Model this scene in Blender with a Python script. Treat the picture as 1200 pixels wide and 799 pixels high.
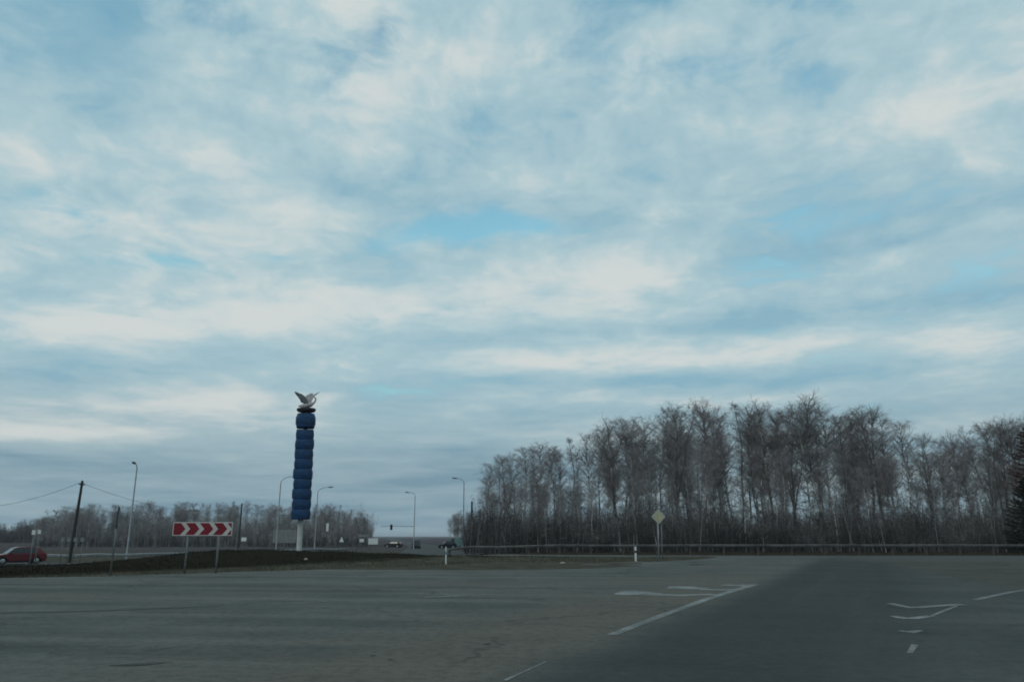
import bpy, bmesh, math, random
import numpy as np
from mathutils import Vector, Matrix

for _o in list(bpy.data.objects):
    bpy.data.objects.remove(_o)
sc = bpy.context.scene
COL = sc.collection
R = math.radians
random.seed(7)

# ------------------------------------------------------------------ camera
CAM_H = 1.35
F_PX = 900.0                      # focal length in pixels of the 1200 px wide photograph
PITCH = math.atan(228.5 / F_PX)   # horizon sits low in the frame: camera tilted up
cam_d = bpy.data.cameras.new('camera')
cam_d.sensor_width = 36.0
cam_d.lens = 36.0 * F_PX / 1200.0
cam_d.clip_start = 0.05
cam_d.clip_end = 20000
cam = bpy.data.objects.new('camera', cam_d)
cam.location = (0, 0, CAM_H)
cam.rotation_euler = (math.pi / 2 + PITCH, 0, 0)
COL.objects.link(cam)
sc.camera = cam

# ------------------------------------------------------------------ colour management
sc.view_settings.view_transform = 'Standard'
sc.view_settings.look = 'None'
sc.view_settings.exposure = 0.0
sc.view_settings.gamma = 1.0
sc.view_settings.use_curve_mapping = False
sc.cycles.filter_width = 1.8
sc.cycles.use_denoising = True
sc.cycles.denoiser = 'OPENIMAGEDENOISE'
sc.cycles.denoising_input_passes = 'RGB_ALBEDO_NORMAL'
sc.cycles.denoising_prefilter = 'ACCURATE'
sc.cycles.use_adaptive_sampling = True
sc.cycles.adaptive_threshold = 0.012
sc.cycles.adaptive_min_samples = 32
sc.cycles.max_bounces = 6
sc.cycles.volume_bounces = 0


# ------------------------------------------------------------------ node helper
class NT:
    """a thin wrapper so node maths can be written as expressions"""
    def __init__(self, tree):
        self.t = tree; self.n = tree.nodes; self.l = tree.links

    def put(self, sock, v):
        if isinstance(v, S): self.l.new(v.s, sock)
        else: sock.default_value = v

    def math(self, op, *a, clamp=False):
        m = self.n.new('ShaderNodeMath'); m.operation = op; m.use_clamp = clamp
        for i, v in enumerate(a): self.put(m.inputs[i], v)
        return S(self, m.outputs[0])

    def comb(self, x, y, z=0.0):
        c = self.n.new('ShaderNodeCombineXYZ')
        for i, v in enumerate((x, y, z)): self.put(c.inputs[i], v)
        return S(self, c.outputs[0])

    def sep(self, v):
        c = self.n.new('ShaderNodeSeparateXYZ'); self.put(c.inputs[0], v)
        return [S(self, o) for o in c.outputs]

    def noise(self, vec, scale, detail=4, rough=0.5, dist=0.0, lac=2.0):
        x = self.n.new('ShaderNodeTexNoise'); self.put(x.inputs['Vector'], vec)
        x.inputs['Scale'].default_value = scale; x.inputs['Detail'].default_value = detail
        x.inputs['Roughness'].default_value = rough; x.inputs['Distortion'].default_value = dist
        x.inputs['Lacunarity'].default_value = lac
        return S(self, x.outputs['Fac'])

    def noisecol(self, vec, scale, detail=3):
        x = self.n.new('ShaderNodeTexNoise'); self.put(x.inputs['Vector'], vec)
        x.inputs['Scale'].default_value = scale; x.inputs['Detail'].default_value = detail
        return S(self, x.outputs['Color'])

    def vmath(self, op, a, b=None, scale=None):
        m = self.n.new('ShaderNodeVectorMath'); m.operation = op
        self.put(m.inputs[0], a)
        if b is not None: self.put(m.inputs[1], b)
        if scale is not None: self.put(m.inputs['Scale'], scale)
        return S(self, m.outputs[0])

    def mapping(self, vec, loc=(0, 0, 0), rot=(0, 0, 0), scale=(1, 1, 1), kind='POINT'):
        m = self.n.new('ShaderNodeMapping'); m.vector_type = kind
        self.put(m.inputs['Vector'], vec)
        m.inputs['Location'].default_value = loc
        m.inputs['Rotation'].default_value = rot
        m.inputs['Scale'].default_value = scale
        return S(self, m.outputs[0])

    def ball(self, vec):
        g = self.n.new('ShaderNodeTexGradient'); g.gradient_type = 'QUADRATIC_SPHERE'
        self.put(g.inputs[0], vec)
        return S(self, g.outputs['Fac'])

    def mix(self, f, a, b):
        m = self.n.new('ShaderNodeMix'); m.data_type = 'RGBA'
        self.put(m.inputs[0], f)
        for k, v in ((6, a), (7, b)):
            if isinstance(v, S): self.l.new(v.s, m.inputs[k])
            else: m.inputs[k].default_value = (*v[:3], 1)
        return S(self, m.outputs[2])

    def step(self, v, lo, hi, smooth=True):
        m = self.n.new('ShaderNodeMapRange')
        m.interpolation_type = 'SMOOTHSTEP' if smooth else 'LINEAR'
        self.put(m.inputs[0], v)
        m.inputs[1].default_value = lo; m.inputs[2].default_value = hi
        m.inputs[3].default_value = 0; m.inputs[4].default_value = 1
        return S(self, m.outputs[0])


class S:
    def __init__(self, nt, s): self.nt = nt; self.s = s
    def __add__(self, o): return self.nt.math('ADD', self, o)
    __radd__ = __add__
    def __sub__(self, o): return self.nt.math('SUBTRACT', self, o)
    def __rsub__(self, o): return self.nt.math('SUBTRACT', o, self)
    def __mul__(self, o): return self.nt.math('MULTIPLY', self, o)
    __rmul__ = __mul__
    def __truediv__(self, o): return self.nt.math('DIVIDE', self, o)
    def clamp(self): return self.nt.math('ADD', self, 0.0, clamp=True)


def srgb(r, g, b):
    f = lambda c: c / 12.92 if c <= 0.04045 else ((c + 0.055) / 1.055) ** 2.4
    return (f(r / 255), f(g / 255), f(b / 255))


# directions: pixel of the photograph -> world direction
def pdir(u, v):
    xc, yc = (u - 600) / F_PX, (399.5 - v) / F_PX
    return Vector((xc, math.cos(PITCH) - yc * math.sin(PITCH), math.sin(PITCH) + yc * math.cos(PITCH)))


def azel(u, v):
    d = pdir(u, v).normalized()
    return math.degrees(math.atan2(d.x, d.y)), math.degrees(math.asin(d.z))


# ------------------------------------------------------------------ sky
SUN_EL, SUN_AZ = R(34), R(-140)    # soft sun behind thin cloud, behind and to the left
world = bpy.data.worlds.new('World')
sc.world = world
world.use_nodes = True
world.cycles.sampling_method = 'MANUAL'
world.cycles.sample_map_resolution = 256
wt = world.node_tree
wt.nodes.clear()
W = NT(wt)
tc = wt.nodes.new('ShaderNodeTexCoord')
D = S(W, tc.outputs['Generated'])
dx, dy, dz = W.sep(D)
DEG = 57.29578
az = W.math('ARCTAN2', dx, dy) * DEG
el = W.math('ARCSINE', dz) * DEG
hyp = W.math('SQRT', dx * dx + dy * dy) + 1e-5
lift = W.math('LOGARITHM', W.math('MAXIMUM', el, -1.0) + 6.0, 2.71828) * 7.0
PL = W.comb(dx / hyp * 6.3, dy / hyp * 6.3, lift)            # bearing on a circle, height spread so that low cloud flattens
wa = W.vmath('SUBTRACT', W.noisecol(PL, 0.8, 4), (0.5, 0.5, 0.5))
PLW = W.vmath('ADD', PL, W.vmath('SCALE', wa, scale=0.9))
n_big = W.noise(W.mapping(PLW, loc=(3.1, 7.7, 1.0)), 0.42, 4, 0.5)
n_mid = W.noise(W.mapping(PLW, loc=(11.3, 2.2, 4.0)), 1.05, 5, 0.52)
n_mid2 = W.noise(W.mapping(PLW, loc=(1.3, 4.9, 7.0)), 2.3, 5, 0.55)
n_fine = W.noise(W.mapping(PLW, loc=(5.3, 9.2, 3.0)), 5.0, 5, 0.6)
vo = wt.nodes.new('ShaderNodeTexVoronoi'); vo.feature = 'SMOOTH_F1'; vo.normalize = True
W.put(vo.inputs['Vector'], W.mapping(PLW, loc=(2.3, 1.9, 5.5)))
vo.inputs['Scale'].default_value = 1.5; vo.inputs['Detail'].default_value = 2.0; vo.inputs['Roughness'].default_value = 0.5
vo.inputs['Smoothness'].default_value = 0.7
puff = 0.5 - S(W, vo.outputs['Distance']) * 1.0                # rounded heads of cloud
# long level streaks low over the horizon
n_str = W.noise(W.comb(az * 0.035, el * 0.42 + (wa_x := W.sep(wa)[0]) * 0.9, 1.7), 1.5, 5, 0.55)

# cloud banks at their own bearing and height (degrees), edges broken up by noise
AE = W.comb(az, el, 0.0)
wb = W.vmath('SUBTRACT', W.noisecol(W.comb(az * 0.10, el * 0.19, 0.0), 1.0, 6), (0.5, 0.5, 0.5))
wbx, wby, _wz = W.sep(wb)
wb2 = W.comb(wbx * 9.0, wby * (1.6 + 4.0 * W.step(el, 15.0, 24.0)), 0.0)   # low banks lie level, high ones billow
AEW = W.vmath('ADD', AE, wb2)


def bank(u, v, ru, rv, rot=0.0):
    a, e = azel(u, v)
    k = DEG / F_PX * math.cos(math.radians(max(0, e - 14)))
    vec = W.mapping(AEW, loc=(a, e, 0), rot=(0, 0, R(rot)), scale=(ru * 0.0637, rv * 0.0605, 1), kind='TEXTURE')
    return W.ball(vec)


def total(lst):
    out = None
    for (u, v, ru, rv, rot, amp) in lst:
        t = bank(u, v, ru, rv, rot) * amp
        out = t if out is None else out + t
    return out


LIGHT = [  # brighter cloud
    (610, 342, 430, 80, 2, 0.9), (730, 330, 240, 60, 0, 0.5), (470, 345, 200, 60, 4, 0.35), (280, 372, 330, 75, 8, 0.80), (90, 395, 160, 60, 8, 0.5),
    (880, 412, 600, 44, 0, 1.0), (1130, 415, 300, 42, 0, 0.5), (640, 425, 220, 36, 0, 0.5),
    (440, 170, 190, 80, 0, 0.65), (240, 95, 190, 80, -20, 0.55), (550, 60, 130, 110, 0, 0.5),
    (960, 160, 330, 130, -15, 0.6), (1120, 60, 260, 130, 0, 0.12), (1070, 235, 360, 130, 0, 0.25), (1000, 300, 260, 60, 0, 0.3), (780, 30, 200, 110, 0, 0.35),
    (620, 215, 180, 80, 0, 0.45), (1150, 290, 220, 110, 0, 0.35), (760, 120, 200, 70, 20, 0.25),
    (60, 500, 280, 40, 2, 0.6), (120, 470, 280, 30, 0, 0.35), (900, 465, 460, 34, 0, 0.55), (1080, 500, 260, 30, 0, 0.35),
    (500, 280, 70, 26, 0, 0.55), (370, 20, 150, 70, 10, 0.25), (30, 185, 110, 40, 0, 0.3), (730, 285, 130, 40, 0, 0.25),
    (480, 621, 420, 12, 0, 0.3),
]
DARK = [  # grey-blue undersides
    (1150, 130, 220, 120, 0, 0.35), (360, 400, 260, 30, 0, 0.3), (980, 440, 320, 22, 0, 0.5),
    (110, 425, 330, 50, -2, 0.8), (640, 385, 330, 40, 0, 0.6), (720, 445, 360, 26, 0, 0.65), (620, 480, 260, 26, 0, 0.3),
    (120, 70, 260, 120, 0, 0.35), (1050, 272, 330, 44, 0, 0.75), (880, 375, 300, 30, 0, 0.6), (700, 250, 260, 60, 0, 0.25),
    (440, 590, 500, 60, 0, 0.55), (180, 560, 420, 40, 0, 0.35), (560, 540, 360, 40, 0, 0.25), (870, 180, 150, 40, 0, 0.2),
    (1000, 230, 180, 50, -15, 0.2), (420, 215, 220, 40, -10, 0.3), (300, 160, 160, 40, -25, 0.2), (1150, 345, 200, 40, 0, 0.35),
]
GAP = [   # openings to the blue
    (440, 45, 120, 110, 0, 0.75), (250, 20, 110, 70, 0, 0.55), (680, 75, 190, 70, 0, 0.4), (820, 75, 180, 60, 0, 0.35),
    (520, 270, 200, 36, 4, 1.0), (600, 275, 150, 40, 0, 0.6), (85, 248, 120, 40, 0, 0.8), (20, 215, 90, 50, 0, 0.3),
    (190, 305, 220, 28, 8, 0.7), (0, 382, 50, 30, 0, 0.45), (700, 320, 90, 34, 0, 0.3), (390, 90, 110, 80, 0, 0.45),
    (760, 400, 260, 22, 0, 0.25), (340, 296, 110, 20, 6, 0.5), 
    (690, 350, 60, 24, 0, 0.2), (1130, 470, 200, 24, 0, 0.15),
]
lightB, darkB, gapB = total(LIGHT), total(DARK), total(GAP)
low = W.step(el, 12.0, 3.0)                                   # streaky layer near the horizon
n_a = n_big * 1.1 + n_mid * 0.9 + n_fine * 0.10 - 1.05          # about -0.5 .. 0.5
n_b = n_mid2 * 0.80 + n_fine * 0.60 - 0.70 + (puff - 0.2) * 1.0
nmix = n_a * (1.0 - 0.65 * low) + (n_str - 0.5) * (0.15 + 0.75 * low)
cover = W.step(0.62 + nmix * 1.2 + n_b * 0.35 - gapB * 0.85 + lightB * 0.30 + darkB * 0.35 + low * 0.35, 0.0, 0.60)
lum = W.step(0.42 + nmix * 1.55 + n_b * (0.62 - 0.35 * low) + lightB * 0.68 - darkB * 0.72 - low * 0.04, 0.0, 1.03, smooth=False)
shade_c = W.mix(low, srgb(139, 179, 196), srgb(121, 150, 166))
brite_c = W.mix(W.step(el, 16.0, 5.0), srgb(194, 213, 215), srgb(182, 200, 203))
cloud_c = W.mix(lum, shade_c, brite_c)
warm = W.step(lum, 0.5, 1.1) * 0.75
cloud_c = W.mix(warm, cloud_c, srgb(213, 215, 213))

nish = wt.nodes.new('ShaderNodeTexSky')
nish.sky_type = 'NISHITA'; nish.sun_disc = False
nish.sun_elevation = SUN_EL; nish.sun_rotation = SUN_AZ
nish.air_density = 1.6; nish.dust_density = 0.6; nish.ozone_density = 5.0
bg_sky = wt.nodes.new('ShaderNodeBackground'); bg_sky.inputs['Strength'].default_value = 0.15
tint = W.mix(1.0, (1, 1, 1), (1, 1, 1)); wt.links.new(nish.outputs[0], tint.s.node.inputs[6]); tint.s.node.inputs[7].default_value = (0.92, 1.22, 1.0, 1); tint.s.node.blend_type = 'MULTIPLY'
wt.links.new(tint.s, bg_sky.inputs['Color'])
bg_cl = wt.nodes.new('ShaderNodeBackground'); bg_cl.inputs['Strength'].default_value = 1.0
W.put(bg_cl.inputs['Color'], cloud_c)
mixs = wt.nodes.new('ShaderNodeMixShader')
W.put(mixs.inputs[0], cover * 0.8 + 0.2)
wt.links.new(bg_sky.outputs[0], mixs.inputs[1])
wt.links.new(bg_cl.outputs[0], mixs.inputs[2])
wout = wt.nodes.new('ShaderNodeOutputWorld')
wt.links.new(mixs.outputs[0], wout.inputs['Surface'])

# ------------------------------------------------------------------ sun
sun_d = bpy.data.lights.new('sun', 'SUN')
sun_d.energy = 0.6
sun_d.angle = R(18)
sun_d.color = (1.0, 0.95, 0.88)
sun = bpy.data.objects.new('sun', sun_d)
_sd = Vector((math.sin(SUN_AZ) * math.cos(SUN_EL), math.cos(SUN_AZ) * math.cos(SUN_EL), math.sin(SUN_EL)))
sun.rotation_euler = _sd.to_track_quat('Z', 'Y').to_euler()
sun.location = _sd * 100
COL.objects.link(sun)

# ------------------------------------------------------------------ scene helpers
def smooth(a, b, x):
    t = np.clip((x - a) / (b - a), 0, 1)
    return t * t * (3 - 2 * t)


def terr(x, y):
    """height of the ground; the asphalt lies at 0"""
    x = np.asarray(x, float); y = np.asarray(y, float)
    left = 1 - smooth(-18, 3, x)
    z = -1.15 * smooth(30, 72, y) * left
    z = z + 1.05 * np.exp(-((y - 49) / 7.0) ** 2) * np.exp(-((x + 17) / np.where(x < -17, 6.0, 12.5)) ** 2)
    z = z + 0.10 * np.exp(-((y - 38) / 7.0) ** 2) * smooth(14, -2, x) * smooth(-60, -20, x)
    z = z - 0.35 * np.exp(-((y - 66) / 3.5) ** 2) * smooth(-4, 8, x)
    bump = 0.05 * (np.sin(x * 1.3 + y * 0.7) * np.sin(y * 1.1 - x * 0.4) + 0.6 * np.sin(x * 2.9 + 1.0) * np.sin(y * 2.3))
    bump = bump * smooth(40, 46, y + 0.22 * x + 4) * (1 - smooth(300, 600, y))
    z = z + bump * (1 - smooth(54, 57, y) * (1 - smooth(60, 64, y)) * smooth(-2, 4, x))
    return z - 0.06


def at(u, d, z=None):
    """ground point at bearing of photograph column u, d metres ahead of the camera"""
    # column u at the horizon line
    dr = pdir(u, 640)
    x = dr.x / dr.y * d
    zz_ = float(terr(x, d)) if z is None else z
    return Vector((x, d, zz_))


def top_z(u, v, d):
    dr = pdir(u, v)
    return CAM_H + dr.z / dr.y * d


def gp(u, v, z=0.0):
    dr = pdir(u, v)
    s = (z - CAM_H) / dr.z
    return Vector((dr.x * s, dr.y * s, z))


def link_mesh(name, verts, faces, m=None, parent=None, smooth_=False):
    me = bpy.data.meshes.new(name)
    me.from_pydata([tuple(map(float, v)) for v in verts], [], [tuple(f) for f in faces])
    me.update()
    if smooth_:
        me.polygons.foreach_set('use_smooth', [True] * len(me.polygons))
    o = bpy.data.objects.new(name, me)
    COL.objects.link(o)
    if m: me.materials.append(m)
    if parent: o.parent = parent
    return o


def np_mesh(name, verts, tris, m=None):
    """mesh data from numpy arrays of verts and triangles"""
    me = bpy.data.meshes.new(name)
    n, k = len(verts), len(tris)
    me.vertices.add(n); me.vertices.foreach_set('co', np.asarray(verts, np.float32).ravel())
    me.loops.add(k * 3); me.loops.foreach_set('vertex_index', np.asarray(tris, np.int32).ravel())
    me.polygons.add(k)
    me.polygons.foreach_set('loop_start', np.arange(0, k * 3, 3, dtype=np.int32))
    me.polygons.foreach_set('loop_total', np.full(k, 3, np.int32))
    me.update(calc_edges=True)
    if m: me.materials.append(m)
    return me


def link_data(name, me, parent=None):
    o = bpy.data.objects.new(name, me); COL.objects.link(o)
    if parent: o.parent = parent
    return o


def tag(o, label=None, cat=None, group=None, kind=None):
    if label: o['label'] = label
    if cat: o['category'] = cat
    if group: o['group'] = group
    if kind: o['kind'] = kind
    return o


def thing(name, label, cat, loc=(0, 0, 0), rz=0.0, group=None):
    o = bpy.data.objects.new(name, None); COL.objects.link(o)
    o.empty_display_size = 0.3
    o.location = loc; o.rotation_euler = (0, 0, rz)
    return tag(o, label, cat, group)


def kids(o): return [c for c in bpy.data.objects if c.parent == o]


def copy_tree(o, parent=None):
    c = o.copy(); COL.objects.link(c); c.parent = parent
    for ch in list(o.children): copy_tree(ch, c)
    return c


class MB:
    """collects simple shapes into one mesh"""
    def __init__(self): self.bm = bmesh.new()

    def box(self, c, s, rot=None, bevel=0.0):
        r = bmesh.ops.create_cube(self.bm, size=1)
        vs = r['verts']
        bmesh.ops.scale(self.bm, vec=s, verts=vs)
        if bevel:
            es = list({e for v in vs for e in v.link_edges})
            r2 = bmesh.ops.bevel(self.bm, geom=es, offset=bevel, segments=2, affect='EDGES', profile=0.5)
            vs = list({v for f in r2['faces'] for v in f.verts} | {v for v in vs if v.is_valid})
            # take the whole island
            seen = set(vs); st = list(vs)
            while st:
                v = st.pop()
                for e in v.link_edges:
                    w = e.other_vert(v)
                    if w not in seen: seen.add(w); st.append(w)
            vs = list(seen)
        if rot is not None:
            bmesh.ops.rotate(self.bm, cent=(0, 0, 0), matrix=rot, verts=vs)
        bmesh.ops.translate(self.bm, vec=c, verts=vs)
        return self

    def tube(self, pts, rad, n=8, cap=True):
        pts = [Vector(p) for p in pts]
        if not hasattr(rad, '__len__'): rad = [rad] * len(pts)
        rings = []
        up = Vector((0.31, 0.2, 0.93))
        for i, p in enumerate(pts):
            t = (pts[min(i + 1, len(pts) - 1)] - pts[max(i - 1, 0)]).normalized()
            a = t.cross(up)
            if a.length < 1e-3: a = t.cross(Vector((1, 0, 0)))
            a.normalize(); b = t.cross(a)
            rings.append([self.bm.verts.new(p + (a * math.cos(k * 2 * math.pi / n) + b * math.sin(k * 2 * math.pi / n)) * rad[i]) for k in range(n)])
        for r0, r1 in zip(rings, rings[1:]):
            for k in range(n):
                self.bm.faces.new((r0[k], r0[(k + 1) % n], r1[(k + 1) % n], r1[k]))
        if cap:
            self.bm.faces.new(list(reversed(rings[0]))); self.bm.faces.new(rings[-1])
        return self

    def lathe(self, prof, n=24, c=(0, 0, 0), sq=None):
        """profile [(r,z)]; sq gives a rounded-square plan"""
        rings = []
        for r, z in prof:
            ring = []
            for k in range(n):
                a = 2 * math.pi * k / n
                ca, sa = math.cos(a), math.sin(a)
                f = 1.0 if sq is None else 1.0 / (abs(ca) ** sq + abs(sa) ** sq) ** (1.0 / sq)
                ring.append(self.bm.verts.new((c[0] + r * f * ca, c[1] + r * f * sa, c[2] + z)))
            rings.append(ring)
        for r0, r1 in zip(rings, rings[1:]):
            for k in range(n):
                self.bm.faces.new((r0[k], r0[(k + 1) % n], r1[(k + 1) % n], r1[k]))
        self.bm.faces.new(list(reversed(rings[0]))); self.bm.faces.new(rings[-1])
        return self

    def prism(self, poly, depth, axis='y', off=0.0):
        """polygon in the xz plane pushed along y"""
        a = [self.bm.verts.new((p[0], off - depth / 2, p[1])) for p in poly]
        b = [self.bm.verts.new((p[0], off + depth / 2, p[1])) for p in poly]
        n = len(poly)
        self.bm.faces.new(a); self.bm.faces.new(list(reversed(b)))
        for k in range(n):
            self.bm.faces.new((a[k], b[k], b[(k + 1) % n], a[(k + 1) % n]))
        return self

    def build(self, name, m, parent=None, smooth_=False, angle=None):
        bmesh.ops.recalc_face_normals(self.bm, faces=self.bm.faces)
        me = bpy.data.meshes.new(name); self.bm.to_mesh(me); self.bm.free()
        if m: me.materials.append(m)
        if smooth_:
            me.polygons.foreach_set('use_smooth', [True] * len(me.polygons))
            if angle:
                me.set_sharp_from_angle(angle=R(angle))
        o = bpy.data.objects.new(name, me); COL.objects.link(o)
        if parent: o.parent = parent
        return o


# ------------------------------------------------------------------ materials
def mat(name, col, rough=0.7, metal=0.0, var=0.25, scale=4.0, bump=0.0, bscale=30.0, spec=0.3, coords='Object', col2=None):
    m = bpy.data.materials.new(name); m.use_nodes = True
    t = NT(m.node_tree); p = m.node_tree.nodes['Principled BSDF']
    co = m.node_tree.nodes.new('ShaderNodeTexCoord')
    v = S(t, co.outputs[coords])
    n = t.noise(v, scale, 5, 0.6)
    c2 = col2 or tuple(c * (1 - var) for c in col)
    c1 = col if col2 else tuple(min(1, c * (1 + var)) for c in col)
    t.put(p.inputs['Base Color'], t.mix(t.step(n, 0.3, 0.7), c1, c2))
    p.inputs['Roughness'].default_value = rough
    p.inputs['Metallic'].default_value = metal
    p.inputs['Specular IOR Level'].default_value = spec
    if bump:
        b = m.node_tree.nodes.new('ShaderNodeBump')
        b.inputs['Strength'].default_value = bump
        b.inputs['Distance'].default_value = 0.02
        t.put(b.inputs['Height'], t.noise(v, bscale, 4, 0.6))
        m.node_tree.links.new(b.outputs[0], p.inputs['Normal'])
    return m


M = {}
M['galv'] = mat('galvanised_steel', (0.30, 0.31, 0.32), 0.55, 0.6, 0.2, 3.0)
M['rail'] = mat('weathered_rail', (0.125, 0.122, 0.118), 0.65, 0.3, 0.35, 1.2)
M['rail_old'] = mat('dusty_rail', (0.075, 0.064, 0.056), 0.8, 0.1, 0.35, 1.5)
M['rail_dusty'] = mat('brown_dusty_rail', (0.105, 0.092, 0.082), 0.8, 0.1, 0.35, 1.5)
M['post'] = mat('sign_post_steel', (0.15, 0.155, 0.15), 0.6, 0.3, 0.25, 5.0)
M['white'] = mat('white_paint', (0.62, 0.63, 0.62), 0.55, 0.0, 0.12, 3.0)
M['sign_white'] = mat('sign_white_face', (0.46, 0.44, 0.42), 0.5, 0.0, 0.08, 4.0)
M['sign_red'] = mat('sign_red_face', (0.17, 0.006, 0.016), 0.5, 0.0, 0.15, 4.0)
M['sign_back'] = mat('dark_sign_back', (0.035, 0.036, 0.037), 0.7, 0.2, 0.3, 6.0)
M['sign_grey'] = mat('grey_board', (0.17, 0.18, 0.18), 0.6, 0.1, 0.2, 2.0)
M['diamond_edge'] = mat('diamond_white', (0.36, 0.36, 0.31), 0.5, 0.0, 0.12, 6.0)
M['diamond'] = mat('diamond_faded_yellow', (0.40, 0.37, 0.24), 0.5, 0.0, 0.12, 6.0)
M['black'] = mat('black_paint', (0.02, 0.02, 0.02), 0.6, 0.0, 0.3, 6.0)
M['wood_pole'] = mat('tarred_wood', (0.035, 0.030, 0.027), 0.85, 0.0, 0.35, 8.0, 0.4)
M['lamp'] = mat('lamp_housing', (0.10, 0.10, 0.11), 0.5, 0.3, 0.2, 8.0)
M['blue'] = mat('blue_painted_cladding', (0.007, 0.060, 0.185), 0.5, 0.0, 0.35, 1.6, 0.15, 6.0, col2=(0.009, 0.030, 0.060))
M['blue_dark'] = mat('dark_blue_joint', (0.010, 0.020, 0.045), 0.7, 0.0, 0.3, 2.0)
M['swan'] = mat('weathered_white_statue', (0.40, 0.35, 0.36), 0.6, 0.0, 0.25, 3.0)
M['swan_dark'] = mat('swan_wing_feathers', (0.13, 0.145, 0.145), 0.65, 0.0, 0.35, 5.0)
M['stele_post'] = mat('white_concrete_post', (0.46, 0.46, 0.45), 0.75, 0.0, 0.12, 2.0)
M['car_red'] = mat('car_red_paint', (0.11, 0.005, 0.010), 0.28, 0.1, 0.08, 3.0, spec=0.5)
M['glass'] = mat('car_glass', (0.015, 0.018, 0.02), 0.12, 0.0, 0.05, 3.0, spec=0.5)
M['tyre'] = mat('tyre_rubber', (0.018, 0.018, 0.018), 0.85, 0.0, 0.2, 9.0)
M['rim'] = mat('alloy_rim', (0.33, 0.33, 0.33), 0.35, 0.7, 0.1, 9.0)
M['lightlens'] = mat('clear_lens', (0.25, 0.25, 0.25), 0.15, 0.0, 0.05, 9.0, spec=0.6)
M['tail'] = mat('tail_lens', (0.25, 0.01, 0.01), 0.2, 0.0, 0.1, 9.0, spec=0.6)
M['car_dark'] = mat('dark_car_paint', (0.012, 0.013, 0.016), 0.55, 0.0, 0.1, 3.0, spec=0.15)
M['teal'] = mat('teal_van_paint', (0.10, 0.19, 0.19), 0.45, 0.0, 0.12, 2.0)
M['wire'] = mat('cable', (0.03, 0.03, 0.032), 0.7, 0.0, 0.1, 2.0)
M['litter'] = mat('pale_litter', (0.30, 0.27, 0.22), 0.8, 0.0, 0.2, 20.0)


def bark_mat(name, pale, dark, amount):
    m = bpy.data.materials.new(name); m.use_nodes = True
    t = NT(m.node_tree); p = m.node_tree.nodes['Principled BSDF']
    co = m.node_tree.nodes.new('ShaderNodeTexCoord')
    v = S(t, co.outputs['Object'])
    x, y, z = t.sep(v)
    band = t.noise(t.comb(x * 2.0, y * 2.0, z * 6.0), 1.0, 5, 0.7)
    patch = t.noise(t.comb(x, y, z * 0.7), 1.2, 3, 0.5)
    f = t.step(band * 0.6 + patch * 0.6, 0.55 + amount, 0.72 + amount)
    t.put(p.inputs['Base Color'], t.mix(f, pale, dark))
    p.inputs['Roughness'].default_value = 0.85
    p.inputs['Specular IOR Level'].default_value = 0.15
    return m


M['birch'] = bark_mat('birch_bark', (0.60, 0.59, 0.57), (0.06, 0.045, 0.042), 0.0)
M['birch_dim'] = bark_mat('old_birch_bark', (0.44, 0.43, 0.41), (0.05, 0.040, 0.038), -0.06)
M['aspen'] = bark_mat('aspen_bark', (0.11, 0.105, 0.095), (0.05, 0.045, 0.04), 0.0)
M['twig'] = mat('twig_bark', (0.235, 0.215, 0.212), 0.9, 0.0, 0.35, 0.6, spec=0.1)
M['twig_red'] = mat('reddish_twig_bark', (0.228, 0.198, 0.194), 0.9, 0.0, 0.35, 0.6, spec=0.1)
M['twig_grey'] = mat('grey_twig_bark', (0.250, 0.243, 0.240), 0.9, 0.0, 0.3, 0.6, spec=0.1)
M['brush'] = mat('undergrowth_twigs', (0.085, 0.076, 0.075), 0.95, 0.0, 0.4, 0.25, spec=0.05, coords='Object')
M['needle'] = mat('dark_needles', (0.016, 0.020, 0.014), 0.9, 0.0, 0.35, 1.0, spec=0.1)
M['needle_red'] = mat('rusty_needles', (0.075, 0.033, 0.024), 0.9, 0.0, 0.4, 0.8, spec=0.1)
M['needle_far'] = mat('pine_needles', (0.035, 0.048, 0.042), 0.9, 0.0, 0.35, 1.0, spec=0.1)


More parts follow.
